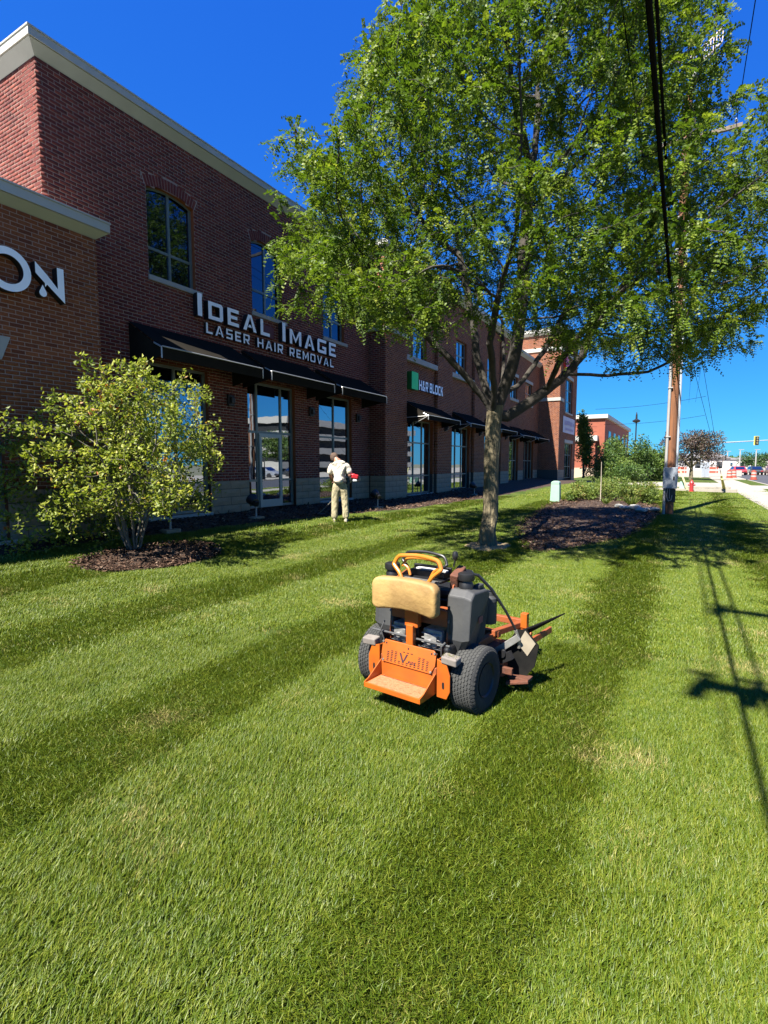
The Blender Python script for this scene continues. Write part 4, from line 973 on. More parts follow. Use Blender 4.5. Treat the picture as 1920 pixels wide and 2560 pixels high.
# engine under the console
b = MB(); b.rng(-.19, .20, .07, .50, .36, .60); b.rng(-.15, .16, .10, .45, .601, .70); b.lathe([(.15, 0), (.155, .03), (.14, .06), (.05, .07), (0, .07)], 24, (0, .28, .70))
for k in range(7): b.rng(-.235, -.19, .10 + .05 * k, .112 + .05 * k, .42, .58); b.rng(.20, .245, .10 + .05 * k, .112 + .05 * k, .42, .58)
b.build('engine', M['blackm'], mw, bevel=.01)
b = MB(); b.tube([(-.14, .5, .5), (-.2, .56, .48), (-.2, .6, .45)], .02, 8); b.lathe([(.05, 0), (.055, .02), (.055, .22), (.04, .24), (0, .24)], 14, (-.22, .56, .42), 'X'); b.build('muffler', M['rust_and_shade'], mw, smooth=True)
# main frame, deck and casters
b = MB()
for sx in (-1, 1):
    b.box((sx * .21, .22, .30), (.05, .95, .06)); b.box((sx * .26, .86, .325), (.05, .46, .05), (R(-2), 0, R(-sx * 9)))
b.box((0, .70, .315), (.52, .06, .055)); b.box((0, 1.06, .335), (.70, .05, .055))
b.build('frame', M['orange_d'], mw, bevel=.005)
b = MB()
dk_ = [(-.46, .34), (-.42, .30), (.36, .30), (.44, .38), (.46, .72), (.32, .86), (.14, .82), (-.02, .88), (-.22, .84), (-.42, .80), (-.48, .66)]
b.prism(dk_, lambda a, c: (a, c, .105), lambda a, c: (a, c, .232)); b.build('deck', M['orange_d'], mw, bevel=.012)
for (x, y) in [(-.33, .62), (.02, .66), (.33, .60)]:
    b = MB(); b.lathe([(.075, 0), (.075, .02), (.02, .03), (.02, .055), (0, .055)], 16, (x, y, .2325)); b.build('spindle_pulley', M['blackm'], mw, smooth=True)
b = MB(); b.prism([(-.40, .47), (.10, .46), (.36, .50), (.36, .68), (-.40, .70)], lambda a, c: (a, c, .245), lambda a, c: (a, c, .262)); b.build('belt_cover', M['rust_and_shade'], mw, bevel=.005)
for sx in (-1, 1):
    b = MB(); x, y = sx * .335, 1.04
    b.rng(x - .028, x + .028, y - .028, y + .028, .30, .425); b.rng(x - .07, x + .07, y - .02, y + .02, .275, .30)
    for s2 in (-1, 1): b.box((x + s2 * .066, y - .05, .20), (.012, .04, .17), (R(-28), 0, 0))
    c_ = b.build('caster_fork', M['orange'], mw, bevel=.003)
    b = MB(); b.lathe([(.04, -.05), (.09, -.055), (.125, -.04), (.132, 0), (.125, .04), (.09, .055), (.04, .05)], 24, (x, y - .09, .132), 'X'); b.build('caster_wheel', M['rubber'], c_, smooth=True)
# right discharge chute: black rubber flap with a worn tan patch, rails and skids
b = MB()
b.prism([(.40, .13), (.58, .12), (.635, .20), (.66, .36), (.565, .475), (.50, .46), (.41, .30)], lambda a, c: (a, .430 + (a - .4) * .25, c), lambda a, c: (a, .442 + (a - .4) * .25, c))
T = [(.49, .455, .44), (.60, .60, .483), (.735, .84, .545), (.515, .56, .40)]
b.add(T + [(x, y, z - .012) for x, y, z in T], [(0, 1, 2, 3), (7, 6, 5, 4), (0, 4, 5, 1), (1, 5, 6, 2), (2, 6, 7, 3), (3, 7, 4, 0)])
fl = b.build('discharge_flap', M['flap'], mw)
b = MB(); b.prism([(.565, .465), (.64, .375), (.585, .275), (.515, .36)], lambda a, c: (a, .4235 + (a - .4) * .25, c), lambda a, c: (a, .4275 + (a - .4) * .25, c)); b.build('worn_patch', M['cardtan'], fl)
b = MB(); b.rng(.38, .52, .34, .37, .15, .20); b.rng(.46, .62, .40, .50, .095, .12); b.box((.55, .37, .10), (.16, .05, .02), (0, R(-10), R(20))); b.build('deck_skid', M['rust_and_shade'], mw, bevel=.004)
b = MB(); b.box((.60, .66, .375), (.020, .36, .05), (R(6), 0, R(-10))); b.build('flap_rail', M['orange_d'], mw, bevel=.003)
b = MB(); b.box((.452, .40, .355), (.05, .012, .22), (0, R(52), R(14))); b.build('chute_bar', M['steel'], mw, bevel=.003)
b = MB(); b.box((.46, .37, .27), (.10, .05, .06), (0, R(-30), 0)); b.lathe([(.0, 0), (.03, 0), (.03, .03), (0, .03)], 10, (.44, .33, .30), 'Y'); b.build('chute_hinge', M['blackm'], mw)
# long deck lift rod curving from the tank to the deck
b = MB(); b.tube([(.19, .10, .86), (.24, .14, .915), (.31, .19, .90), (.38, .27, .79), (.455, .36, .62), (.505, .42, .48), (.522, .445, .41), (.525, .45, .33)], [.011, .011, .012, .012, .010, .009, .009, .010], 8); b.build('lift_cable', M['blackm'], mw, smooth=True)
b = MB(); b.tube([(.508, .423, .47), (.524, .446, .405), (.527, .45, .33)], .013, 8); b.build('cable_end', M['steel'], mw, smooth=True)
b = MB(); b.lathe([(.0, 0), (.06, .0), (.07, .02), (.05, .05), (0, .055)], 14, (.24, .13, .885)); b.tube([(.15, .12, .86), (.20, .15, .90), (.30, .10, .93)], .012, 8); b.build('hose', M['blackm'], mw, smooth=True)

# clippings and dust lying on the machine
def clip_on(parent, n, x0, x1, y0, y1, z, seed):
    r = np.random.default_rng(seed); P = np.c_[r.uniform(x0, x1, n), r.uniform(y0, y1, n), np.full(n, z) + r.uniform(0, .003, n)]; a = r.uniform(0, 2 * PI, n); L_ = r.uniform(.006, .022, n)
    V = np.empty((n, 3, 3)); V[:, 0] = P; V[:, 1] = P + np.c_[np.cos(a), np.sin(a), r.uniform(-.05, .25, n)] * L_[:, None]; V[:, 2] = P + np.c_[np.cos(a + .35), np.sin(a + .35), r.uniform(0, .2, n)] * L_[:, None] * .5
    me = bpy.data.meshes.new('grass_clippings'); me.from_pydata(V.reshape(-1, 3).tolist(), [], np.arange(3 * n).reshape(-1, 3).tolist()); me.materials.append(M['clip']); o = bpy.data.objects.new('grass_clippings', me); col.objects.link(o); o.parent = parent; o['kind'] = 'stuff'; return o
M['clip'] = mat('dry_clippings', (.12, .15, .03), .9, c2=(.22, .18, .08), nscale=60)
clip_on(mw, 900, -.46, .42, .34, .82, .236, 1); clip_on(mw, 160, -.20, .20, -.435, -.28, .183, 2); clip_on(mw, 120, -.18, .18, .10, .48, .702, 3); clip_on(mw, 90, .27, .39, -.26, -.21, .432, 4)
for (x, z) in [(-.215, .425), (.215, .425), (-.2, .30), (.2, .30)]:
    b = MB(); b.lathe([(.008, -.006), (.008, 0), (0, .0)], 8, (x, -.276 + (z - .285) * .22, z), 'Y'); b.build('bolt', M['steel'], shd)
for sx in (-1, 1):
    for (y, z) in [(-.12, .62), (.02, .80), (.08, .55)]:
        b = MB(); b.lathe([(.012, 0), (.012, .008), (0, .009)], 6, (sx * .247, y, z), 'X'); b.build('bolt', M['steel'], mw)
# ------------------------------------------------------------------ worker with a string trimmer
def skin(name, nodes, edges, m, parent, root=0, sub=2, flat=None):
    me = bpy.data.meshes.new(name); b = bmesh.new(); ly = b.verts.layers.skin.verify(); vs = []
    for i, (p, r) in enumerate(nodes):
        v = b.verts.new(p); rr = r if isinstance(r, tuple) else (r, r); v[ly].radius = rr; v[ly].use_root = (i == root); vs.append(v)
    for e in edges: b.edges.new((vs[e[0]], vs[e[1]]))
    b.to_mesh(me); b.free(); me.materials.append(m)
    o = bpy.data.objects.new(name, me); col.objects.link(o); o.parent = parent
    s_ = o.modifiers.new('skin', 'SKIN'); s_.use_smooth_shade = True; s_.branch_smoothing = .6
    if sub: d_ = o.modifiers.new('sub', 'SUBSURF'); d_.levels = sub; d_.render_levels = sub
    return o
ws, wq = 11.02, 2.16
wz = ground_z(ws, wq) + .02
# local frame: x to the camera's right, y away from the camera, z up
pr = thing('person', 'person in cream shirt, khaki trousers and cap trimming along the wall', 'person', W(ws, wq, wz), R(4))
M['skin'] = mat('skin', (.42, .22, .15), .55, c2=(.36, .17, .11), nscale=20)
M['shirt'] = mat('cream_shirt', (.72, .65, .53), .9, c2=(.62, .55, .44), nscale=7, bump=.9, bscale=9, bdist=.06)
M['khaki'] = mat('khaki_trousers', (.42, .365, .22), .9, c2=(.32, .27, .155), nscale=9, bump=1.0, bscale=10, bdist=.06, stretch=(1.6, 1.6, .7))
M['cap'] = mat('brown_cap', (.060, .034, .024), .9, c2=(.12, .075, .05), nscale=30)
# body: one continuous mesh
N_ = [((0, 0, 1.0), (.155, .115)), ((0, .0, 1.15), (.15, .105)), ((-.01, .0, 1.32), (.17, .115)), ((-.02, .03, 1.46), (.15, .10)), ((-.05, .06, 1.54), (.075, .07)),
      ((-.085, .10, 1.585), (.062, .065)), ((-.13, .165, 1.615), (.085, .10)), ((-.145, .185, 1.665), (.085, .10)), ((-.15, .18, 1.71), (.055, .065)),
      ((-.185, .03, 1.455), .07), ((-.235, .04, 1.30), .058), ((-.235, .09, 1.16), .05), ((-.20, .23, 1.05), .04), ((-.185, .29, 1.015), .034),
      ((.16, .03, 1.455), .07), ((.225, .02, 1.30), .058), ((.255, .0, 1.18), .05), ((.30, .07, 1.09), .04), ((.315, .12, 1.07), .034),
      ((-.085, .0, .88), (.105, .105)), ((-.125, .02, .51), .07), ((-.135, -.01, .30), .06), ((-.138, -.01, .10), .05), ((-.14, .02, .045), (.045, .045)), ((-.15, .14, .03), (.04, .03)),
      ((.085, .0, .88), (.105, .105)), ((.13, .01, .51), .07), ((.14, -.02, .30), .06), ((.145, -.02, .10), .05), ((.15, .01, .045), (.045, .045)), ((.16, .13, .03), (.04, .03))]
E_ = [(0, 1), (1, 2), (2, 3), (3, 4), (4, 5), (5, 6), (6, 7), (7, 8), (3, 9), (9, 10), (10, 11), (11, 12), (12, 13), (3, 14), (14, 15), (15, 16), (16, 17), (17, 18), (0, 19), (19, 20), (20, 21), (21, 22), (22, 23), (23, 24), (0, 25), (25, 26), (26, 27), (27, 28), (28, 29), (29, 30)]
skin('body', N_, E_, M['skin'], pr)
# head features: ears and a nose, and the fingers of both hands
b = MB()
for sx in (-1, 1): b.lathe([(0, -.01), (.03, -.008), (.032, .004), (0, .012)], 10, (-.135 + sx * .083, .155, 1.63), 'X')
b.build('ear', M['skin'], pr, smooth=True)
b = MB(); b.lathe([(0, 0), (.016, .015), (.02, .03), (.012, .045), (0, .05)], 8, (-.14, .27, 1.585)); b.build('nose', M['skin'], pr, smooth=True)
def hand(base, fwd, side, dn, name='hand'):
    base, fwd, side, dn = map(Vector, (base, fwd, side, dn)); ns = [(base, .024), (base + fwd * .05, .03)]; es = [(0, 1)]
    for k, (o_, l_) in enumerate([(-.03, .062), (-.01, .072), (.011, .068), (.03, .055)]):
        r0 = base + fwd * .075 + side * o_; r1 = r0 + (fwd * .5 + dn * .85).normalized() * l_ * .5; r2 = r1 + (dn - fwd * .45).normalized() * l_ * .5
        i = len(ns); ns += [(r0, .0105), (r1, .0095), (r2, .0085)]; es += [(1, i), (i, i + 1), (i + 1, i + 2)]
    i = len(ns); t0 = base + fwd * .025 - side * .032 + dn * .01; ns += [(t0, .012), (t0 + fwd * .03 - side * .012 + dn * .02, .0105), (t0 + fwd * .045 + side * .006 + dn * .035, .009)]; es += [(0, i), (i, i + 1), (i + 1, i + 2)]
    return skin(name, [(tuple(p), r) for p, r in ns], es, M['skin'], pr, root=0, sub=1)
hand((-.185, .29, 1.015), (.15, .9, -.3), (0, .3, .9), (.8, -.1, -.3))
hand((.315, .12, 1.07), (-.1, .9, -.35), (0, .35, .9), (-.8, -.1, -.3))
# shirt, trousers, belt, shoes, cap, hair
skin('shirt', [((0, -.005, .94), (.215, .165)), ((0, -.012, 1.09), (.222, .165)), ((-.01, -.008, 1.29), (.235, .165)), ((-.02, .02, 1.46), (.20, .14)), ((-.055, .07, 1.575), (.115, .10)),
               ((-.185, .03, 1.45), (.105, .105)), ((-.238, .04, 1.32), (.090, .098)), ((-.240, .06, 1.19), (.084, .092)),
               ((.16, .03, 1.45), (.105, .105)), ((.228, .02, 1.32), (.090, .098)), ((.25, .01, 1.19), (.084, .092))],
     [(0, 1), (1, 2), (2, 3), (3, 4), (3, 5), (5, 6), (6, 7), (3, 8), (8, 9), (9, 10)], M['shirt'], pr, root=2)
skin('trousers', [((0, 0, 1.12), (.185, .135)), ((0, 0, .97), (.188, .145)), ((-.112, .0, .80), (.100, .120)), ((-.128, .015, .51), (.086, .095)), ((-.138, -.005, .28), (.078, .09)), ((-.142, -.005, .05), (.080, .094)),
                  ((.112, .0, .80), (.100, .120)), ((.132, .005, .51), (.086, .095)), ((.145, -.012, .28), (.078, .09)), ((.15, -.012, .05), (.080, .094))],
     [(0, 1), (1, 2), (2, 3), (3, 4), (4, 5), (1, 6), (6, 7), (7, 8), (8, 9)], M['khaki'], pr, root=1)
b = MB(); b.rng(.08, .175, -.165, -.13, 1.0, 1.06); b.build('belt_pouch', M['blackm'], pr, bevel=.01)
for (x, y) in [(-.146, .05), (.154, .04)]:
    b = MB(); n_ = 14
    vs = []; 
    for zz, sc in ((-.018, 1.0), (.012, 1.02), (.05, .9), (.085, .55)):
        for k in range(n_):
            a = 2 * PI * k / n_; vs.append((x + .052 * sc * math.cos(a), y + (.15 if zz < .06 else .085) * sc * math.sin(a) - (.0 if zz < .06 else .05), zz))
    fs = [(i * n_ + k, i * n_ + (k + 1) % n_, (i + 1) * n_ + (k + 1) % n_, (i + 1) * n_ + k) for i in range(3) for k in range(n_)] + [tuple(range(n_)), tuple(3 * n_ + k for k in range(n_))]
    b.add(vs, fs); b.build('shoe', mat('tan_shoe', (.40, .34, .24), .8), pr, smooth=True)
hd = Vector((-.145, .185, 1.655))
b = MB(); pr_ = [(.094 * math.cos(R(a)), .10 * math.sin(R(a))) for a in (0, 20, 40, 60, 78, 90)]
b.lathe([(.099, -.03)] + [(p[0] + .006, p[1]) for p in pr_[:-1]] + [(0, pr_[-1][1])], 20, (0, 0, 0))
b.v = [(x_, y_ * 1.15, z_) for x_, y_, z_ in b.v]
br = MB()
for i in range(9):
    pass
n_ = 10; vs = []
for k in range(n_ + 1):
    a = PI * k / n_; vs += [(.098 * math.cos(a), .105 * math.sin(a) * 1.1, -.012), (.095 * math.cos(a) * .95, .10 + .09 * math.sin(a), -.03 - .012 * abs(math.cos(a)))]
b.add(vs, [(2 * k, 2 * k + 2, 2 * k + 3, 2 * k + 1) for k in range(n_)])
cp_o = b.build('cap', M['cap'], pr, smooth=True, ang=60); cp_o.location = hd + Vector((0, 0, .01)); cp_o.rotation_euler = (R(-20), R(-10), R(22))
md = cp_o.modifiers.new('thick', 'SOLIDIFY'); md.thickness = .004
b = MB(); b.lathe([(.088, -.075), (.092, -.05), (.096, -.02), (.094, .01), (.07, .05), (0, .08)], 16, (0, 0, 0)); hr = b.build('hair', mat('dark_hair', (.06, .035, .022), .8, bump=.5, bscale=60), pr, smooth=True, ang=80); hr.location = hd + Vector((.005, -.018, -.012)); hr.rotation_euler = (R(-14), R(-8), R(20))
b = MB(); 
for sx in (-1, 1): b.lathe([(0, 0), (.011, .004), (0, .008)], 8, (-.145 + sx * .032, .265, 1.615), 'Y')
b.build('eye', M['blackm'], pr, smooth=True)
b = MB(); b.rng(-.165, -.125, .25, .256, 1.555, 1.563); b.build('mouth', mat('lips', (.30, .11, .09), .6), pr)
# the trimmer: engine behind the right hip, shaft forward and down to the left
tr = thing('string_trimmer', 'red and white string trimmer held at the hip by the person in khaki trousers', 'trimmer', W(ws, wq, wz), R(4))
eng = Vector((.37, -.02, 1.10)); head = Vector((-.60, .78, .10))
dv = (head - eng); 
b = MB(); b.tube([eng + dv * .06, eng + dv * .5, eng + dv * .9, head + Vector((0, 0, .02))], .0135, 8); b.build('shaft', M['steel'], tr, smooth=True)
b = MB(); b.lathe([(.06, -.02), (.068, .0), (.068, .04), (.03, .055), (0, .055)], 16, tuple(head - Vector((0, 0, .03)))); b.build('trimmer_head', M['blackm'], tr, smooth=True)
b = MB(); b.add([tuple(head + Vector((.02 + .22 * math.cos(a), -.05 + .22 * math.sin(a) * .8, .03))) for a in [R(t_) for t_ in range(200, 341, 20)]] + [tuple(head + Vector((0, 0, .045)))], [tuple(range(9))]); g_ = b.build('guard', M['blackm'], tr); md = g_.modifiers.new('t', 'SOLIDIFY'); md.thickness = .006
M['red_pl'] = mat('red_housing', (.42, .012, .02), .4, coat=.2); M['white_pl'] = mat('white_tank', (.70, .70, .72), .5)
b = MB(); b.box(tuple(eng + Vector((.02, -.01, .05))), (.17, .15, .12), (0, R(12), 0)); b.box(tuple(eng + Vector((-.03, -.03, .10))), (.11, .10, .05), (0, R(-8), 0)); b.build('engine_cover', M['red_pl'], tr, bevel=.03)
b = MB(); b.box(tuple(eng + Vector((.02, -.015, -.045))), (.11, .11, .07)); b.build('fuel_tank', M['white_pl'], tr, bevel=.02)
b = MB(); b.box(tuple(eng + Vector((.115, .0, -.01))), (.06, .12, .15)); b.box(tuple(eng + Vector((-.09, .02, -.02))), (.05, .08, .09)); b.build('starter_housing', M['blackm'], tr, bevel=.015)
b = MB(); b.box(tuple(eng + Vector((.145, -.03, -.02))), (.02, .03, .06)); b.build('cap_detail', M['white_pl'], tr, bevel=.006)
hp = eng + dv * .42
b = MB(); b.tube([hp + Vector((-.10, 0, .02)), hp + Vector((-.13, -.02, .30)), hp + Vector((-.02, -.02, .34)), hp + Vector((.07, 0, .03))], .013, 8); b.build('loop_handle', M['blackm'], tr, smooth=True)
# ------------------------------------------------------------------ plants
def leaf_mat(name, stops, trans=.35, rough=.5, hue_noise=.9, spec=.3):
    m = bpy.data.materials.new(name); m.use_nodes = True
    n = m.node_tree.nodes; l = m.node_tree.links; p = n['Principled BSDF']; out = n['Material Output']
    a = n.new('ShaderNodeAttribute'); a.attribute_name = 'tone'
    cr = n.new('ShaderNodeValToRGB'); e = cr.color_ramp.elements
    for i in range(len(stops) - 2): e.new(.5)
    for i, (pos, c) in enumerate(stops): e[i].position = pos; e[i].color = tuple(c) + (1,)
    l.new(a.outputs['Fac'], cr.inputs[0]); l.new(cr.outputs[0], p.inputs['Base Color'])
    p.inputs['Roughness'].default_value = rough; p.inputs['Specular IOR Level'].default_value = spec
    t = n.new('ShaderNodeBsdfTranslucent'); br = n.new('ShaderNodeVectorMath'); br.operation = 'MULTIPLY'; br.inputs[1].default_value = (1.25, 1.35, .7)
    l.new(cr.outputs[0], br.inputs[0]); l.new(br.outputs[0], t.inputs['Color'])
    mx = n.new('ShaderNodeMixShader'); mx.inputs[0].default_value = trans; l.new(p.outputs[0], mx.inputs[1]); l.new(t.outputs[0], mx.inputs[2]); l.new(mx.outputs[0], out.inputs['Surface'])
    return m
def np_mesh(name, V, F, m, parent=None, tone=None, smooth=False):
    """V (n,3), F (k, 3 or 4)"""
    me = bpy.data.meshes.new(name); k = F.shape[1]
    me.vertices.add(len(V)); me.vertices.foreach_set('co', np.ascontiguousarray(V, dtype=np.float32).reshape(-1))
    me.loops.add(F.size); me.loops.foreach_set('vertex_index', F.reshape(-1).astype(np.int32))
    me.polygons.add(len(F)); me.polygons.foreach_set('loop_start', np.arange(0, F.size, k, dtype=np.int32))
    me.update(calc_edges=True)
    if tone is not None:
        at = me.attributes.new('tone', 'FLOAT', 'POINT'); at.data.foreach_set('value', np.asarray(tone, dtype=np.float32))
    if smooth: me.polygons.foreach_set('use_smooth', [True] * len(F))
    me.materials.append(m); o = bpy.data.objects.new(name, me); col.objects.link(o); o.parent = parent; return o
def frames(d, rng):
    """per-row orthonormal frames along d"""
    d = d / np.linalg.norm(d, axis=1, keepdims=True); r = rng.normal(size=d.shape); a = np.cross(d, r); a /= np.linalg.norm(a, axis=1, keepdims=True) + 1e-9
    return d, a, np.cross(d, a)
def leaves(P, D, L, Wd, rng, name, m, parent, tone, fold=.25, up=None):
    """one kite-shaped leaf of two triangles pairs per row"""
    n_ = len(P); d, a, nn = frames(D, rng)
    if up is not None:                                  # turn leaf faces towards up a little
        t = up[None] * 1.0 + rng.normal(size=d.shape) * .55; a = np.cross(d, t); a /= np.linalg.norm(a, axis=1, keepdims=True) + 1e-9; nn = np.cross(d, a)
    L = L[:, None]; Wd = Wd[:, None]
    V = np.empty((n_, 4, 3)); V[:, 0] = P; V[:, 1] = P + d * L * .45 + a * Wd * .5 + nn * Wd * fold; V[:, 2] = P + d * L - nn * L * .1; V[:, 3] = P + d * L * .45 - a * Wd * .5 + nn * Wd * fold
    F = np.array([[0, 1, 2], [0, 2, 3]])[None] + (np.arange(n_) * 4)[:, None, None]
    return np_mesh(name, V.reshape(-1, 3), F.reshape(-1, 3), m, parent, np.repeat(tone, 4))
def fronds(P, D, L, rng, name, m, parent, tone, pairs=7, ll=.047, lw=.017):
    """pinnate leaves: rows of leaflets hanging along a drooping rachis"""
    n_ = len(P); d, a, nn = frames(D, rng); up = np.array([0, 0, 1.0])
    t = up[None] + rng.normal(size=d.shape) * .45; a = np.cross(d, t); a /= np.linalg.norm(a, axis=1, keepdims=True) + 1e-9; nn = np.cross(a, d)
    Vs = []; 
    for k in range(pairs):
        f = (k + .6) / pairs
        base = P + d * (L * f)[:, None] + np.array([0, 0, -1.0])[None] * (L * .55 * f * f)[:, None]
        for sd in (-1, 1):
            jit = rng.normal(size=(n_, 3)) * .25
            ld = d * .5 + a * sd * .9 + nn * rng.uniform(-.5, .2, (n_, 1)) + jit; ld /= np.linalg.norm(ld, axis=1, keepdims=True)
            w = np.cross(ld, nn + jit * .8); w /= np.linalg.norm(w, axis=1, keepdims=True) + 1e-9
            l_ = ll * (1 - .35 * f) * rng.uniform(.8, 1.25, (n_, 1)); q = lw * rng.uniform(.8, 1.2, (n_, 1))
            V = np.empty((n_, 4, 3)); V[:, 0] = base; V[:, 1] = base + ld * l_ * .5 + w * q; V[:, 2] = base + ld * l_; V[:, 3] = base + ld * l_ * .5 - w * q; Vs.append(V)
    V = np.stack(Vs, 1).reshape(-1, 3); nq = n_ * pairs * 2
    F = np.array([0, 1, 2, 3])[None] + (np.arange(nq) * 4)[:, None]
    return np_mesh(name, V, F, m, parent, np.repeat(tone, pairs * 8))

class Skel:
    """branch skeleton grown towards attraction points (space colonization)"""
    def __init__(self, nodes, parents): self.p = [np.array(x, float) for x in nodes]; self.par = list(parents)
    def grow(self, att, step=.2, infl=2.0, kill=.35, iters=80, rng=None, grav=0.0):
        att = np.array(att); alive = np.ones(len(att), bool)
        P = np.array(self.p); nd = np.full(len(att), 1e9); ni = np.zeros(len(att), int)
        def upd(lo):
            Q = P[lo:]
            for s_ in range(0, len(att), 2000):
                dd = np.linalg.norm(att[s_:s_ + 2000, None] - Q[None], axis=2); j = dd.argmin(1); mv = dd[np.arange(len(j)), j]
                b_ = mv < nd[s_:s_ + 2000]; nd[s_:s_ + 2000][b_] = mv[b_]; ni[s_:s_ + 2000][b_] = j[b_] + lo
        upd(0); kids = {}
        for it in range(iters):
            use = alive & (nd < infl)
            if not use.any(): break
            idx = ni[use]; v = att[use] - P[idx]; v /= np.linalg.norm(v, axis=1, keepdims=True) + 1e-9
            acc = np.zeros_like(P); np.add.at(acc, idx, v); who = np.unique(idx); new = []; npar = []
            for i in who:
                d = acc[i]; ln = np.linalg.norm(d)
                if ln < .05: continue
                d = d / ln + rng.normal(size=3) * .12
                pr_ = self.par[i]
                if pr_ >= 0: q = P[i] - P[pr_]; d += .45 * q / (np.linalg.norm(q) + 1e-9)
                d[2] -= grav; d /= np.linalg.norm(d); c = P[i] + d * step
                if kids.get(i, 0) >= 3: continue
                kids[i] = kids.get(i, 0) + 1; new.append(c); npar.append(int(i))
            if not new: break
            lo = len(P); P = np.vstack([P, new]); self.p.extend(new); self.par.extend(npar); upd(lo)
            alive &= nd > kill
        self.P = P
    def radii(self, tip=.006, ex=2.3, rmin=None):
        n_ = len(self.p); r = np.zeros(n_); nk = np.zeros(n_, int)
        for i in range(n_ - 1, -1, -1):
            if nk[i] == 0: r[i] = tip ** ex
            if self.par[i] >= 0: r[self.par[i]] += r[i]; nk[self.par[i]] += 1
        self.nk = nk; self.r = r ** (1 / ex); return self.r
    def mesh(self, name, m, parent, rover=None, nside=6):
        P = np.array(self.p); par = np.array(self.par); idx = np.where(par >= 0)[0]
        A, B = P[par[idx]], P[idx]; ra, rb = self.r[par[idx]].copy(), self.r[idx]
        ra = np.minimum(ra, rb * 1.6)
        d = B - A; d /= np.linalg.norm(d, axis=1, keepdims=True) + 1e-9
        h = np.where(np.abs(d[:, 2:3]) < .9, np.array([[0, 0, 1.0]]), np.array([[1.0, 0, 0]])); a = np.cross(d, h); a /= np.linalg.norm(a, axis=1, keepdims=True); c = np.cross(d, a)
        n_ = len(idx); V = np.empty((n_, 2 * nside, 3))
        for j in range(nside):
            t = 2 * PI * j / nside; o = a * math.cos(t) + c * math.sin(t)
            V[:, j] = A - d * ra[:, None] * .2 + o * ra[:, None]; V[:, nside + j] = B + d * rb[:, None] * .2 + o * rb[:, None]
        F = np.array([[j, (j + 1) % nside, nside + (j + 1) % nside, nside + j] for j in range(nside)])[None] + (np.arange(n_) * 2 * nside)[:, None, None]
        return np_mesh(name, V.reshape(-1, 3), F.reshape(-1, 4), m, parent, smooth=True)

M['bark'] = mat('tree_bark', (.24, .195, .11), .95, c2=(.075, .06, .034), nscale=7, bump=1.0, bscale=11, stretch=(2.6, 2.6, .45), detail=8, bdist=.06)
M['twig'] = mat('tree_twigs', (.045, .037, .029), .9, c2=(.03, .025, .02), nscale=5)
M['limb'] = mat('shaded_limb_bark', (.060, .050, .038), .95, c2=(.026, .022, .017), nscale=7, bump=.8, bscale=16)  # darker copy of the trunk bark, crown shade put into the colour
M['leaf_locust'] = leaf_mat('locust_leaves', [(0, (.030, .062, .007)), (.45, (.078, .124, .011)), (.8, (.145, .190, .018)), (1, (.27, .29, .045))], trans=.40, rough=.5, spec=.25)
M['leaf_shrub'] = leaf_mat('shrub_leaves', [(0, (.065, .10, .012)), (.5, (.19, .225, .028)), (.86, (.33, .33, .055)), (.94, (.30, .20, .03)), (1, (.34, .12, .03))], trans=.42, spec=.35)

# --- the big tree on the lawn
TS, TQ_ = 10.3, 6.35
tz = ground_z(TS, TQ_)
tree = thing('shade_tree', 'tall feathery green tree with a pale furrowed trunk rising from a small dirt ring', 'tree', W(TS, TQ_, tz))
base = np.array(W(TS, TQ_, 0))
def px(x, y, d):    # a pixel of the photograph at depth d, relative to the trunk base
    X = (x - 960) / 1300 * d; v = (1280 - y) / 1300 * d; Y = d * math.cos(PITCH) + v * math.sin(PITCH); Z = 1.7 - d * math.sin(PITCH) + v * math.cos(PITCH)
    return np.array([X, Y, Z]) - np.array([base[0], base[1], tz])
D0 = 10.8
rngt = np.random.default_rng(21)
nodes = []; par = []
def chain(start, pts, step=.16):
    cur = start
    for q in pts:
        a = nodes[cur]; n_ = max(1, int(np.linalg.norm(np.array(q) - a) / step))
        for k in range(1, n_ + 1):
            nodes.append(a + (np.array(q) - a) * k / n_ + rngt.normal(size=3) * .008); par.append(cur); cur = len(nodes) - 1
    return cur
nodes.append(np.array([0, 0, -.05])); par.append(-1)
fork0 = chain(0, [px(1226, 1290, D0), px(1228, 1180, D0), px(1231, 1080, D0)], .12); fk = chain(fork0, [px(1236, 1035, D0)], .1)
nb = {'a': chain(fk, [px(1205, 990, D0 - .1), px(1150, 925, D0 - .3), px(1090, 862, D0 - .5), px(1000, 760, D0 - .9)])}
chain(fk, [px(1222, 1000, D0 + .1), px(1195, 900, D0 + .2), px(1180, 790, D0 + .4), px(1150, 640, D0 + .5)])
f2 = chain(fk, [px(1255, 990, D0)])
chain(f2, [px(1285, 900, D0 - .2), px(1302, 800, D0 - .3), px(1312, 640, D0 - .4), px(1325, 430, D0 - .3)])
chain(f2, [px(1300, 960, D0 + .5), px(1360, 880, D0 + 1.1), px(1420, 760, D0 + 1.6)])
r1 = chain(fk, [px(1270, 1040, D0 + .05), px(1330, 1002, D0 + .1), px(1400, 950, D0 + .2), px(1455, 890, D0 + .3)])
chain(r1, [px(1475, 830, D0 + .4), px(1530, 760, D0 + .5), px(1600, 650, D0 + .6)])
chain(r1 - 3, [px(1520, 940, D0), px(1620, 930, D0 - .2)])
chain(fk, [px(1235, 960, D0 - .5), px(1225, 860, D0 - 1.2), px(1250, 720, D0 - 1.8)])
chain(f2, [px(1260, 900, D0 + .8), px(1255, 800, D0 + 1.6)])
chain(r1 - 6, [px(1400, 900, D0 - .8), px(1480, 800, D0 - 1.4)])
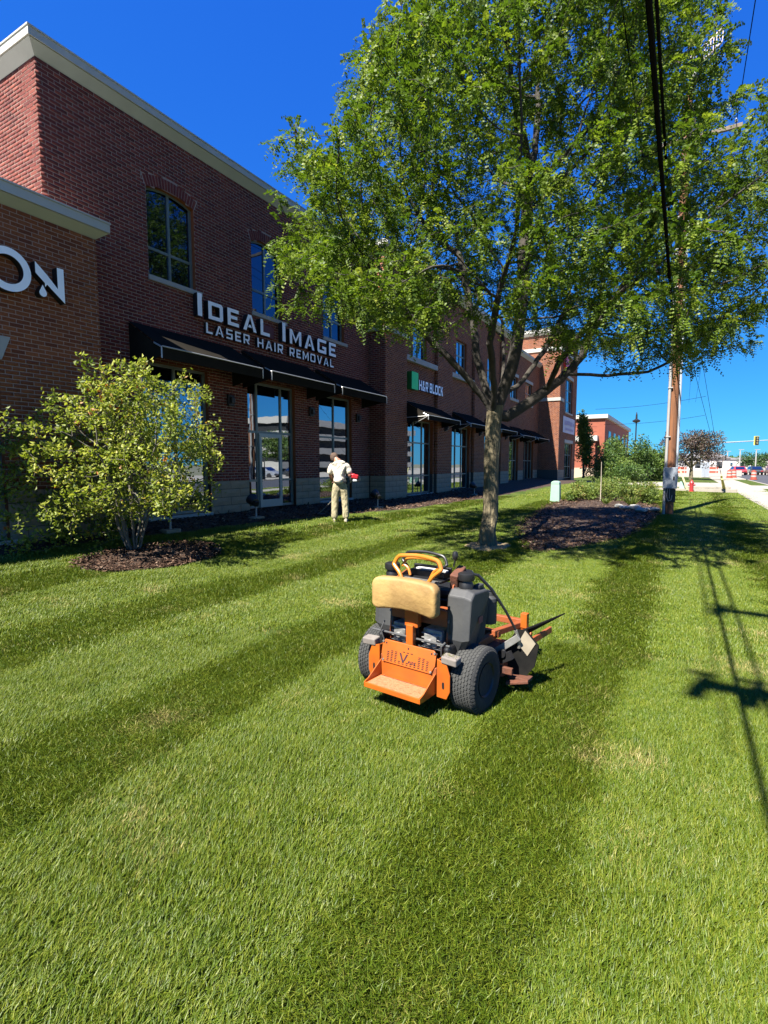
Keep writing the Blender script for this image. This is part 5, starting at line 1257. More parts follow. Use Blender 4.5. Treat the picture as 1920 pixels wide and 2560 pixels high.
zc = np.array([2.6, 3.3, 4.2, 5.2, 6.2, 7.2, 8.2, 9.2, 10.2, 11.0, 11.8]); rc = np.array([1.8, 3.5, 4.6, 5.1, 5.15, 4.9, 4.35, 3.7, 2.9, 2.1, .8])
lob = rngt.uniform(0, 6.28, 6)
def crown_r(z, a):
    r = np.interp(z, zc, rc)
    return r * (1 + .07 * np.sin(3 * a + lob[0] + z * .9) + .06 * np.sin(5 * a + lob[1] - z * 1.3) + .05 * np.sin(2 * a + lob[2]))
att = []; cl = []
ntry = 0
while len(cl) < 420 and ntry < 90000:
    ntry += 1                      # foliage pads: flattened clusters, denser towards the outside
    z = rngt.uniform(2.7, 11.7); a = rngt.uniform(0, 2 * PI); R_ = crown_r(z, a); f = rngt.uniform(.12, 1) ** .42
    if rngt.uniform() > (np.interp(z, zc, rc) / 5.2) ** 1.0 + .1: continue
    r = R_ * f * .94
    if z < 4.2 and r < 1.7: continue
    c = np.array([.45 + r * math.cos(a), r * math.sin(a), z - .35 * (r / 5) ** 2])
    if c[1] < -3.9: continue
    pp = proj(Vector(c) + Vector((base[0], base[1], tz)))
    if pp is None: continue
    xl = np.interp(pp[1], [20, 130, 330, 420, 500, 640, 760, 830, 900, 960], [1020, 890, 790, 725, 705, 695, 705, 800, 980, 1200])
    yb = np.interp(pp[0], [700, 860, 1000, 1090, 1180, 1300, 1450, 1600, 1700, 1900], [800, 800, 850, 830, 760, 800, 900, 930, 920, 930])
    if pp[0] < xl + 42 or pp[1] > yb - 22: continue
    yt = np.interp(pp[0], [1690, 1735, 1775, 1800, 1850, 1900], [-900, 70, 250, 250, 225, 205])
    if pp[1] < yt + 45: continue                       # trimmed back from the lines and open towards the pole top
    if abs(pp[0] - (1630 + pp[1] / 18)) < 62 and pp[1] < 570 and pp[2] < 3.2 * 1300 / (1160 - pp[1]): continue
    if z < 5.6 and r < 2.4 and rngt.uniform() < .6: continue
    if any(np.linalg.norm((c - o) * [1, 1, 1.35]) < .60 for o in cl): continue
    cl.append(c)
for c in cl:
    k = 13
    for _ in range(k): att.append(c + rngt.normal(size=3) * [.34, .34, .10])
sk = Skel(nodes, par); sk.grow(att, step=.15, infl=3.2, kill=.20, iters=90, rng=rngt); r_ = sk.radii(.0050, 2.2)
nT = fork0
sc_ = .15 / sk.r[2]
# the pipe model gives the limbs, the trunk itself is a separate smooth mesh
sk.r = np.where(sk.r > .02, np.minimum(.02 + (sk.r - .02) * 1.55, .125), sk.r)
full_par = list(sk.par)
tb = MB(); pts = [(0, 0, -.10), (0, 0, .02), (.0, 0, .12), (.0, .0, .35), tuple(px(1226, 1290, D0)), tuple(px(1227, 1230, D0)), tuple(px(1228, 1180, D0)), tuple(px(1229, 1150, D0)), tuple(px(1230, 1110, D0)), tuple(px(1232, 1070, D0)), tuple(px(1236, 1040, D0)), tuple(px(1240, 1015, D0))]
pts = sorted(pts, key=lambda p: p[2])
rad = [.26, .21, .178, .162, .155, .150, .147, .150, .158, .150, .160, .165]
nsd = 84; vs = []; rows = 110; ph_ = rngt.uniform(0, 6.28, 9); zz = [p[2] for p in pts]
for i in range(rows + 1):
    z = zz[0] + (zz[-1] - zz[0]) * i / rows; x = np.interp(z, zz, [p[0] for p in pts]); y = np.interp(z, zz, [p[1] for p in pts]); r = np.interp(z, zz, rad)
    for j in range(nsd):
        a = 2 * PI * j / nsd; f = 1 + (.10 * math.sin(4 * a + 1) + .06 * math.sin(7 * a)) * max(0, 1 - z * 3.5) + .022 * math.sin(6 * a + 2.0 * z) + .02 * math.sin(11 * a - 3 * z + math.sin(5 * z)) + .012 * math.sin(17 * z + 3 * a)
        f += .030 * abs(math.sin(9.5 * a + 1.3 * math.sin(2.1 * z + ph_[0]) + .8 * math.sin(5.7 * z + 2 * a + ph_[1]))) + .018 * abs(math.sin(17 * a + 1.7 * math.sin(3.9 * z + ph_[2]) + 1.1 * math.sin(9 * z + 3 * a + ph_[3]))) - .03
        if z > 1.9: f += .05 * math.sin(3 * a + z * 4)
        vs.append((x + r * f * math.cos(a), y + r * f * math.sin(a), z))
tb.add(vs, [(i * nsd + j, i * nsd + (j + 1) % nsd, (i + 1) * nsd + (j + 1) % nsd, (i + 1) * nsd + j) for i in range(rows) for j in range(nsd)] + [tuple(range(rows * nsd, rows * nsd + nsd))])
tb.build('trunk', M['bark'], tree, smooth=True, ang=80)
lim = sk.r > .022
P_ = np.array(sk.p); 
def submesh(mask, name, m, ns):
    s2 = Skel([], []); keep = np.where(mask)[0]; o = Skel.__new__(Skel)
    o.p = sk.p; o.r = sk.r; pr2 = np.array(sk.par).copy(); pr2[~mask] = -1; o.par = pr2
    return o.mesh(name, m, tree, nside=ns)
mk = np.array([i > fork0 - 2 for i in range(len(sk.p))])
submesh(mk & (sk.r > .022), 'limb', M['limb'], 8)['kind'] = 'stuff'
submesh(mk & (sk.r <= .022), 'twig', M['twig'], 4)['kind'] = 'stuff'
tips = np.where((sk.r < .0125) & mk & (P_[:, 2] > 2.6))[0]
prt = np.array(sk.par)[tips]; dr = P_[tips] - P_[prt]; dr /= np.linalg.norm(dr, axis=1, keepdims=True) + 1e-9
nf = max(3, int(44000 / max(1, len(tips))))
PP = np.repeat(P_[tips], nf, 0) + rngt.normal(size=(len(tips) * nf, 3)) * .05; DD = np.repeat(dr, nf, 0) * .55 + rngt.normal(size=(len(tips) * nf, 3)) * .75 + np.array([0, 0, -.05])
tone = np.clip(np.repeat(rngt.uniform(.15, .75, len(tips)), nf) + rngt.normal(size=len(PP)) * .14, 0, 1)
cr_ = fronds(PP, DD, rngt.uniform(.15, .27, len(PP)), rngt, 'crown', M['leaf_locust'], tree, tone); cr_['kind'] = 'stuff'

# --- multi-stemmed shrub in front of the window
SS, SQ = 5.34, 1.95; sz0 = ground_z(SS, SQ)
shrub = thing('shrub', 'leafy yellow-green shrub with a few orange leaves in a mulch bed by the wall', 'shrub', W(SS, SQ, sz0))
rs = np.random.default_rng(5); nodes = [np.array([0, 0, -.03])]; par = [-1]
for k in range(9):
    a = 2 * PI * k / 9 + rs.uniform(-.3, .3); chain(0, [np.array([.10 * math.cos(a), .10 * math.sin(a), .12]), np.array([.30 * math.cos(a), .28 * math.sin(a), .75 + rs.uniform(-.1, .2)]), np.array([(.5 + .2 * rs.uniform()) * math.cos(a), .5 * math.sin(a), 1.25 + rs.uniform(-.1, .35)])], .12)
att = []; cl = []
sx_ = [(-1.9, .95), (-1.75, 1.35), (-1.2, 1.75), (-.7, 2.1), (-.3, 2.5), (0.2, 2.95), (.55, 2.75), (.9, 2.6), (1.2, 2.1), (1.5, 1.6)]
while len(cl) < 245:
    x, y, z = rs.uniform(-2.25, 1.22), rs.uniform(-1.25, 1.25), rs.uniform(.15, 3.05)
    top = np.interp(x, [-2.25, -1.8, -1.3, -.9, -.45, -.1, .25, .55, .9, 1.25, 1.55], [1.45, 1.75, 2.1, 2.25, 2.45, 2.75, 3.1, 2.85, 2.75, 2.2, 1.4])
    bot = np.interp(x, [-2.25, -1.6, -1.2, -.9, -.5, .0, .35, .7, 1.0, 1.55], [1.0, .75, .12, .15, .55, .75, .75, .7, .7, 1.0])
    if not (bot < z < top): continue
    if (y / 1.25) ** 2 + ((x + .2) / 2.0) ** 2 * .6 > 1: continue
    if z < .7 and abs(x) < .55: continue
    if z < .75 and x > .3 : continue
    if x > .75 and rs.uniform() < .45: continue
    c = np.array([x, y, z])
    if any(np.linalg.norm(c - o) < .26 for o in cl): continue
    cl.append(c)
for c in cl:
    for _ in range(8): att.append(c + rs.normal(size=3) * .10)
sk = Skel(nodes, par); sk.grow(att, step=.10, infl=1.6, kill=.11, iters=60, rng=rs, grav=.02); sk.radii(.0032, 2.3)
sk.r = np.minimum(sk.r, .024)
st = sk.mesh('stem', mat('shrub_bark', (.16, .14, .11), .9, c2=(.08, .07, .055), nscale=14), shrub, nside=6); st['kind'] = 'stuff'
P_ = np.array(sk.p); tips = np.where((sk.r < .0075) & (P_[:, 2] > .1))[0]; prt = np.array(sk.par)[tips]; dr = P_[tips] - P_[prt]; dr /= np.linalg.norm(dr, axis=1, keepdims=True) + 1e-9
nf = max(2, int(19000 / max(1, len(tips)))); PP = np.repeat(P_[tips], nf, 0) + rs.normal(size=(len(tips) * nf, 3)) * .045; DD = np.repeat(dr, nf, 0) * .5 + rs.normal(size=PP.shape) * .7
hot = (np.sin(P_[tips][:, 0] * 4.1 + 1) * np.sin(P_[tips][:, 2] * 3.3) * np.sin(P_[tips][:, 1] * 5) > .45)
tone = np.clip(np.repeat(rs.uniform(.1, .8, len(tips)) + hot * .15, nf) + rs.normal(size=len(PP)) * .10, 0, 1)
lv = leaves(PP, DD, rs.uniform(.048, .085, len(PP)), rs.uniform(.032, .052, len(PP)), rs, 'leaves', M['leaf_shrub'], shrub, tone, up=np.array([0, 0, 1.0])); lv['kind'] = 'stuff'
# ------------------------------------------------------------------ poles and wires
M['polewood'] = mat('pole_wood', (.27, .105, .036), .85, c2=(.10, .042, .02), nscale=3.0, bump=.5, bscale=10, stretch=(5, 5, .35), detail=8)
M['wood_grey'] = mat('crossarm_wood', (.20, .16, .12), .9, c2=(.12, .095, .075), nscale=6)
M['conduit_w'] = mat('pale_conduit', (.36, .35, .33), .5, c2=(.29, .285, .27), nscale=3)
M['conduit_g'] = mat('grey_conduit', (.36, .40, .44), .5, c2=(.30, .34, .38), nscale=3)
M['boxgrey'] = mat('meter_box_grey', (.30, .33, .37), .45, metal=.1, c2=(.25, .28, .32), nscale=4)
M['wire'] = mat('wire_black', (.010, .010, .010), 1.0, spec=0.0)
M['fibre'] = mat('ribbed_arm', (.40, .33, .30), .6, c2=(.34, .28, .26), nscale=5)
def insul(b, x, y, z, m=0): b.lathe([(.012, 0), (.012, .06), (.05, .07), (.03, .10), (.05, .11), (.03, .14), (.02, .18), (0, .19)], 10, (x, y, z), 'Z', m)
PS, PQ = 20.02, 9.40; pz = ground_z(PS, PQ)
up = sthing('utility_pole', 'brown wooden utility pole with pale conduits and a grey meter box', 'utility pole', PS, PQ, pz)
b = MB(); b.tube([(0, 0, -.2), (0, 0, 5), (0, 0, 13.3)], [.165, .145, .115], 18); b.build('pole', M['polewood'], up, smooth=True)
b = MB(); b.tube([(-.17, .13, 0), (-.16, .12, 3), (-.15, .11, 9.6)], .045, 10)
for z in (1.2, 2.6, 4.2, 5.8, 7.4): b.box((-.14, .10, z), (.16, .14, .035))
b.build('conduit', M['conduit_w'], up, smooth=True)
b = MB(); b.tube([(-.02, -.20, .95), (-.02, -.19, 3), (-.02, -.16, 9.8)], .036, 10); b.tube([(.16, -.06, 1.5), (.15, -.06, 5), (.12, -.05, 10)], .018, 8); b.build('conduit', M['conduit_g'], up, smooth=True)
b = MB(); b.tube([(-.02, -.175, 9.6), (-.06, -.18, 7.0), (.05, -.17, 5.4), (.09, -.165, 4.4), (.12, -.15, 3.6), (.07, -.17, 3.2), (.12, -.15, 2.8)], .014, 6); b.build('cable', M['blackm'], up, smooth=True)
rt = PI / 2 + A0 - PI / 2                                      # the box faces the camera, across the street direction
b = MB(); b.box((-.20, -.02, 1.23), (.16, .42, .70)); mbx = b.build('meter_box', M['boxgrey'], up, bevel=.01)
b = MB(); b.box((-.285, -.13, 1.22), (.012, .05, .12)); b.box((-.283, .19, 1.35), (.01, .02, .25)); b.build('latch', M['blackm'], mbx)
b = MB(); b.box((-.17, -.03, .65), (.06, .34, .44)); b.build('cable_guard', M['blackm'], up, bevel=.01)
b = MB(); b.tube([(-.205, .04, .86), (-.215, .06, .60), (-.21, .0, .46), (-.215, -.08, .50), (-.21, -.10, .66)], .012, 6); b.tube([(-.205, -.02, .86), (-.212, -.03, .55)], .009, 6); b.build('loose_cable', mat('pale_cable', (.35, .33, .31), .6), up, smooth=True)
for j, (z, yo, hl) in enumerate([(11.9, -.05, 1.42), (9.3, .05, .55)]):
    b = MB(); b.box((-.13, yo, z), (.10, hl * 2, .12)); b.build('crossarm', M['wood_grey'], up, bevel=.01)
b = MB()
for y in (1.25, -.06, -.58, -1.3): insul(b, -.13, y, 11.96)
b.build('insulator', M['boxgrey'], up, smooth=True)
# ribbed pale arm on a stub at the very top
b = MB(); b.tube([(0, 0, 13.1), (.02, -.16, 14.1)], .05, 10); b.build('top_stub', M['conduit_w'], up, smooth=True)
b = MB()
ra = [(.02 - .85 * t, 13.95 + .42 * t + .16 * t * t) for t in [i / 11 for i in range(12)]]
for (y0, z0), (y1, z1) in zip(ra, ra[1:]):
    b.prism([(y0, z0), (y1, z1), (y1, z1 + .05), (y0, z0 + .05)], lambda a, c: (-.05, a, c), lambda a, c: (.05, a, c)); b.prism([(y0, z0 + .40), (y1, z1 + .40), (y1, z1 + .46), (y0, z0 + .46)], lambda a, c: (-.05, a, c), lambda a, c: (.05, a, c))
rb = b.build('ribbed_arm', M['fibre'], up)
b = MB()
for (y0, z0) in ra: b.rng(-.04, .04, y0 - .016, y0 + .016, z0 + .052, z0 + .398)
o = b.build('rib', M['fibre'], rb); o['kind'] = 'stuff'
# the pole behind the camera that throws the crossarm shadows
BS, BQ = -2.1, 9.42
bp = sthing('utility_pole', 'wooden utility pole out of view that throws the crossarm shadows on the lawn', 'utility pole', BS, BQ, 0)
b = MB(); b.tube([(0, 0, -.2), (0, 0, 14)], [.165, .115], 14); b.build('pole', M['polewood'], bp, smooth=True)
b = MB(); b.box((-.13, 0, 9.25), (.12, 2.0, .14)); b.build('crossarm', M['wood_grey'], bp)
b = MB(); b.box((-.13, -.1, 12.6), (.12, 2.9, .14)); b.build('crossarm', M['wood_grey'], bp)
b = MB(); b.box((-.13, -.6, 13.6), (.12, 1.6, .12)); b.build('crossarm', M['wood_grey'], bp)
for (yy, zz) in [(.95, 9.25), (.62, 9.25), (-.2, 9.25), (-.75, 9.25), (1.25, 12.6), (.7, 12.6), (-.3, 12.6), (-1.1, 12.6), (.1, 13.6), (-.9, 13.6)]:
    b = MB(); insul(b, -.13, yy, zz + .06); b.box((-.13, yy, zz - .22), (.09, .12, .30)); b.box((-.13, yy + .05, zz + .30), (.05, .22, .06)); b.build('shadow_fitting', M['boxgrey'], bp)  # unseen fittings added to make the crossarm shadows irregular
b = MB(); b.lathe([(0, 0), (.2, 0), (.2, .7), (.16, .75), (0, .75)], 16, (-.1, -.42, 9.6)); b.build('transformer', M['boxgrey'], bp, smooth=True)
def wire(name, label, P0, P1, r, sag, grp=None, m=None, seg=24):
    a, c = Vector(P0), Vector(P1); pts = []
    for i in range(seg + 1):
        t = i / seg; p = a.lerp(c, t); p.z -= sag * 4 * t * (1 - t); pts.append(p - a)
    b = MB(); b.tube(pts, r, 6); o = b.build(name, m or M['wire'], None, smooth=True); o.location = a; tag(o, label, 'wire', grp); return o
for (q, z, r, lb) in [(8.15, 12.0, .010, 'thin black power line furthest to the building side of the pole top'), (9.46, 12.0, .011, 'thin power line just street side of the thick cables'), (9.98, 12.0, .013, 'power line crossing in front of the ribbed pole top'), (10.70, 12.0, .011, 'thin power line nearest to the road, against the blue sky')]:
    wire('power_line', lb, W(-2.1, q, z), W(20.0, q, z), r, .12, 'overhead lines along the street')
for (q, z, r, lb) in [(9.50, 4.45, .019, 'thick black cable running overhead to the pole'), (9.37, 6.2, .018, 'slimmer black cable beside the thick cable running overhead'), (8.85, 7.6, .009, 'thin black cable left of the thick cable in front of the tree crown'), (9.495, 4.53, .009, 'thin black cable on top of the thick cable overhead')]:
    wire('overhead_cable', lb, W(-2.1, q, z), W(20.0, q, z), r, .10, 'overhead lines along the street')
for (q, z) in [(8.15, 12.0), (9.98, 12.0), (10.70, 12.0)]:
    wire('power_line', ('leftmost' if q < 9 else 'middle' if q < 10 else 'rightmost') + ' of the three thin lines running on beyond the wooden pole', W(20.0, q, z), W(78, q, z - 2.5), .010, .5, 'lines beyond the pole')
for (z0, lb) in [((0.5, 8.1, 11.5, 8.9), 'upper thin wire crossing the sky above the far bushes'), ((1.5, 6.3, 11.5, 6.9), 'lower thin wire crossing the sky above the far bushes')]:
    wire('service_wire', lb, W(66, z0[0], z0[1]), W(66, z0[2], z0[3]), .018, .25, 'thin wires over the far bushes')
# guy wires with yellow guards
M['yellow'] = mat('yellow_guard', (.80, .68, .10), .5, c2=(.72, .60, .12), nscale=5)
for k, (s1, q1, lb) in enumerate([(38.0, 12.0, 'yellow guard on the guy wire standing nearer the driveway'), (37.4, 12.05, 'yellow guard on the guy wire leaning the most towards the pole')]):
    A_, B_ = W(PS + .1, PQ, 9.0 - 2.2 * k), W(s1, q1, .02); d = (A_ - B_).normalized()
    wire('guy_wire', 'guy wire from the wooden pole down to its ' + ('first' if k else 'second') + ' yellow guard', A_, B_, .008, 0, 'guy wires of the wooden pole')
    b = MB(); b.tube([Vector((0, 0, 0)), d * 2.3], .055, 8); o = b.build('guy_guard', M['yellow'], None, smooth=True); o.location = B_; tag(o, lb, 'guy guard', 'yellow guy guards')

# ------------------------------------------------------------------ street furniture, bed planting and the far side
def bush(name, label, cat, s, q, rx, ry, h, nl, ls, m, seed, z0=None, group=None, lobes=14, base=.0, tone=(.1, .8), stems=4, col_=False):
    rnd = np.random.default_rng(seed); z = ground_z(s, q) if z0 is None else z0
    t = sthing(name, label, cat, s, q, z, group=group)
    C = []; 
    for _ in range(lobes):
        a = rnd.uniform(0, 2 * PI); f = rnd.uniform(0, .75) ** .6; zz = base + (h - base) * rnd.uniform(.18, .86)
        w = 1.0 if not col_ else 1 - .55 * zz / h
        C.append((rx * f * w * math.cos(a), ry * f * w * math.sin(a), zz, rnd.uniform(.28, .48)))
    C = np.array(C); k = rnd.integers(0, lobes, nl); n = rnd.normal(size=(nl, 3)); n /= np.linalg.norm(n, axis=1, keepdims=True); rr = rnd.uniform(.55, 1.05, (nl, 1))
    P = C[k, :3] + n * rr * C[k, 3:4] * np.array([[rx, ry, (h - base) * .62]]); P[:, 2] = np.maximum(P[:, 2], base * .5 + .02)
    D = n * .6 + rnd.normal(size=(nl, 3)) * .6
    tn = np.clip(rnd.uniform(tone[0], tone[1], lobes)[k] + rnd.normal(size=nl) * .15, 0, 1)
    lf = leaves(P, D, rnd.uniform(.7, 1.3, nl) * ls, rnd.uniform(.45, .75, nl) * ls, rnd, 'foliage', m, t, tn, up=np.array([0, 0, 1.0])); lf['kind'] = 'stuff'
    b = MB()
    for i in range(stems):
        a = 2 * PI * i / stems + rnd.uniform(-.4, .4); c = C[i % lobes]; b.tube([(.06 * math.cos(a), .06 * math.sin(a), -.03), (c[0] * .4, c[1] * .4, c[2] * .5), (c[0], c[1], c[2])], [.012 * h + .004, .008 * h + .003, .003 * h + .002], 5)
    b.build('stem', M['twig'], t); return t
M['leaf_bush'] = leaf_mat('bush_leaves', [(0, (.030, .065, .012)), (.5, (.065, .11, .018)), (1, (.13, .17, .03))], trans=.25)
M['leaf_peren'] = leaf_mat('perennial_leaves', [(0, (.05, .09, .015)), (.5, (.11, .15, .025)), (.85, (.17, .19, .04)), (1, (.22, .15, .05))], trans=.3)
M['leaf_dark'] = leaf_mat('dark_leaves', [(0, (.018, .045, .012)), (.6, (.040, .085, .02)), (1, (.075, .12, .025))], trans=.2)
M['leaf_purple'] = leaf_mat('purple_leaves', [(0, (.030, .022, .020)), (.5, (.070, .045, .035)), (.8, (.06, .065, .03)), (1, (.16, .12, .10))], trans=.2)
# bed planting (sunlit end of the island bed)
desc = ['low yellow-green bush at the building end of the island bed', 'low bush just right of the green pedestal', 'broad low bush in the middle of the island bed', 'low bush behind the thin stake', 'low bush with pale tips at the back of the bed', 'low bush leaning over the mulch, third from the pole', 'low bush second from the pole at the back of the bed', 'low bush nearest to the wooden pole', 'small low bush at the far end of the island bed', 'small dry low bush with reddish stems']
for i, (s, q, rx, ry, h) in enumerate([(25.6, 5.6, .8, .6, .75), (24.6, 6.0, .7, .55, .7), (24.9, 7.0, .9, .7, .8), (26.8, 6.6, .9, .7, .95), (28.2, 7.2, .9, .7, .9), (25.2, 7.8, .8, .6, .75), (26.6, 8.3, .8, .6, .8), (24.2, 8.45, .6, .45, .6), (28.6, 6.2, .8, .6, .85), (23.5, 5.7, .35, .3, .4)]):
    bush('low_bush', desc[i], 'bush', s, q, rx, ry, h, 1300, .085, M['leaf_peren'], 200 + i, z0=ground_z(s, q) + .03, group='low bushes on the island bed', lobes=12)
for i, (s, q, lb) in enumerate([(21.6, 8.15, 'grassy green daylily clump in mulch near the wooden pole'), (22.0, 7.2, 'small green daylily clump left of the other grassy clump')]):
    t = sthing('daylily', lb, 'plant', s, q, ground_z(s, q) + .1, group='daylily clumps'); rnd = np.random.default_rng(60 + i); n = 90 if i == 0 else 45
    a = rnd.uniform(0, 2 * PI, n); P = np.c_[np.cos(a) * .05, np.sin(a) * .05, np.zeros(n)]; D = np.c_[np.cos(a) * .6, np.sin(a) * .6, rnd.uniform(.5, 1.4, n)]
    leaves(P, D, rnd.uniform(.3, .5, n) * (1 if i == 0 else .7), np.full(n, .03), rnd, 'blades', M['leaf_peren'], t, rnd.uniform(.2, .8, n))['kind'] = 'stuff'
rk = random.Random(9)
rlb = ['flat pale stone beside the daylily clump', 'pale stone nearest to the wooden pole foot', 'rounded pale stone in front of the daylily clump', 'small pale stone left of the daylily clump', 'low pale stone at the edge of the island mulch', 'smallest pale stone by the pole']
for i, (s, q, r) in enumerate([(20.9, 8.3, .20), (20.3, 8.95, .16), (20.6, 8.0, .14), (21.3, 7.75, .13), (19.9, 8.6, .17), (20.5, 8.75, .09)]):
    b = MB(); n1, n2 = 10, 6; vs = []
    for a in range(n2 + 1):
        for c in range(n1):
            f = 1 + rk.uniform(-.15, .15); th = PI * a / n2; vs.append((r * f * math.sin(th) * math.cos(2 * PI * c / n1) * 1.3, r * f * math.sin(th) * math.sin(2 * PI * c / n1), .5 * r * math.cos(th) * f))
    o = b.add(vs, [(a * n1 + c, a * n1 + (c + 1) % n1, (a + 1) * n1 + (c + 1) % n1, (a + 1) * n1 + c) for a in range(n2) for c in range(n1)]).build('stone', M['caststone'], None, smooth=True); o.location = W(s, q, ground_z(s, q) + .12); tag(o, rlb[i], 'stone', 'stones at the bed edge')
st = sthing('plant_stake', 'thin pale stake standing in the island bed mulch', 'stake', 24.0, 6.75, ground_z(24, 6.75)); b = MB(); b.tube([(0, 0, 0), (.01, .0, .9), (-.01, .01, 1.75)], [.022, .016, .010], 6); b.build('stake_rod', mat('stake_bark', (.42, .36, .28), .8), st)
ped = sthing('utility_pedestal', 'pale green utility pedestal standing at the mulch bed corner', 'utility box', 23.15, 5.05, ground_z(23.15, 5.05))
M['pedgreen'] = mat('pedestal_green', (.24, .42, .30), .55, c2=(.30, .46, .36), nscale=3)
b = MB(); b.box((0, 0, .36), (.34, .40, .80), None, 0, (.88, .88)); b.prism([(-.175, 0), (.175, 0), (.165, .09), (.08, .14), (-.08, .14), (-.165, .09)], lambda a, c: (-.16, a, .762 + c), lambda a, c: (.16, a, .762 + c)); b.build('housing', M['pedgreen'], ped, bevel=.015)
b = MB(); b.rng(-.19, .19, -.22, .22, -.06, .015); b.build('base', M['stone'], ped)
# landscape flood lamps by the wall
for i, (s, q, lb) in enumerate([(6.75, 1.05, 'black flood lamp behind the shrub at the wall foot'), (9.30, .90, 'black flood lamp with pale post left of the glazed door'), (14.05, 1.50, 'black flood lamp beside the corner pier of the brown block'), (22.1, 1.75, 'black flood lamp beyond the green square sign')]):
    t = sthing('flood_lamp', lb, 'lamp', s, q, ground_z(s, q), group='flood lamps along the wall')
    b = MB(); b.rng(-.17, .17, -.11, .11, -.05, .07); b.build('foot', M['stone'], t, bevel=.01)
    b = MB(); b.tube([(0, 0, .05), (0, 0, .32), (-.02, .05, .40)], .022, 8); b.build('post', M['conduit_w'], t, smooth=True)
    b = MB(); b.lathe([(.06, -.12), (.10, -.10), (.14, .02), (.15, .08), (.13, .09), (0, .085)], 16, (0, 0, 0), 'Y'); b.box((0, -.14, .0), (.10, .10, .12)); o = b.build('lamp_head', M['blackm'], t, smooth=True); o.location = (-.03, .06, .46); o.rotation_euler = (R(28), 0, R(-15))
# hydrant, markers and small pedestals by the driveway
t = sthing('fire_hydrant', 'red fire hydrant on the lawn beyond the wooden pole', 'fire hydrant', 36.1, 10.25, ground_z(36.1, 10.25))
M['hyd'] = mat('hydrant_red', (.42, .03, .03), .45, c2=(.34, .03, .03), nscale=6)
b = MB(); b.lathe([(.16, 0), (.16, .04), (.11, .05), (.105, .48), (.13, .50), (.13, .53), (.11, .56), (.08, .64), (.03, .69), (.03, .74), (0, .74)], 20); b.build('barrel', M['hyd'], t, smooth=True)
b = MB(); b.lathe([(.05, -.20), (.055, -.16), (.05, .16), (.055, .20)], 12, (0, 0, .42), 'Y'); b.lathe([(.065, .10), (.07, .17), (0, .18)], 12, (0, 0, .38), 'X'); b.build('nozzle', M['hyd'], t, smooth=True)
t = sthing('marker_post', 'leaning pale yellow marker post beside the wooden pole', 'marker', 36.6, 9.6, .15); b = MB(); b.box((.0, -.22, .62), (.07, .09, 1.35), (R(-20), 0, 0)); b.build('post', mat('pale_yellow', (.66, .60, .30), .6), t)
for (s, q, m, lb) in [(37.0, 9.75, M['pedgreen'], 'small pale green pedestal beside the leaning marker post'), (37.2, 9.3, M['leaf_dark'], 'small dark green pedestal just behind the wooden pole')]:
    t = sthing('utility_pedestal', lb, 'utility box', s, q, ground_z(s, q)); b = MB(); b.box((0, 0, .28), (.3, .3, .56), None, 0, (.8, .8)); b.build('housing', mat('dark_green_box', (.03, .08, .06), .6) if m is M['leaf_dark'] else m, t, bevel=.02); b = MB(); b.rng(-.18, .18, -.18, .18, -.05, .01); b.build('base', M['stone'], t)
# trees and bushes beyond the bed
bush('columnar_tree', 'narrow dark green columnar tree in front of the far red building', 'tree', 49.5, 2.0, .95, .95, 5.6, 3800, .22, M['leaf_bush'], 301, lobes=26, col_=True, base=.3)
hl = ['big rounded green bush beside the columnar tree', 'tallest green bush of the far row', 'broad green bush at the middle of the far row', 'green bush at the street end of the far row, nearest the pole', 'low spreading green bush in front of the far row']
for i, (s, q, rx, h) in enumerate([(51.5, 3.6, 1.9, 3.4), (54.0, 5.0, 2.1, 4.1), (55.5, 6.8, 2.0, 3.6), (57.0, 8.2, 1.6, 3.0), (48.5, 5.2, 2.2, 1.8)]):
    bush('rounded_bush', hl[i], 'bush', s, q, rx, rx, h, 3600, .20, M['leaf_bush'], 310 + i, z0=.1, group='green bushes beyond the driveway', lobes=24, stems=6)
def far_tree(name, label, s, q, h, rx, tr, m, seed, z0=0.0, nl=4200, ls=.30, base=.35, group=None):
    t = bush(name, label, 'tree', s, q, rx, rx, h, nl, ls, m, seed, z0=z0, lobes=30, base=h * base, stems=0, group=group)
    for ch in list(t.children):
        if ch.name.startswith('stem'): bpy.data.objects.remove(ch)
    b = MB(); rnd = random.Random(seed); b.tube([(0, 0, -.1), (0, 0, h * base * .7), (.05, 0, h * base * 1.1)], [tr * 1.3, tr, tr * .8], 10)
    for k in range(6):
        a = 2 * PI * k / 6; b.tube([(0, 0, h * base * (.75 + .05 * k)), (rx * .35 * math.cos(a), rx * .35 * math.sin(a), h * (base + .22)), (rx * .6 * math.cos(a), rx * .6 * math.sin(a), h * (base + .4))], [tr * .6, tr * .4, tr * .15], 6)
    b.build('trunk', M['bark'], t, smooth=True); return t
far_tree('crabapple_tree', 'purple-brown leaved tree on the grass beyond the driveway', 64.0, 10.5, 4.9, 3.1, .16, M['leaf_purple'], 330, z0=.1, nl=5200, ls=.22, base=.27)
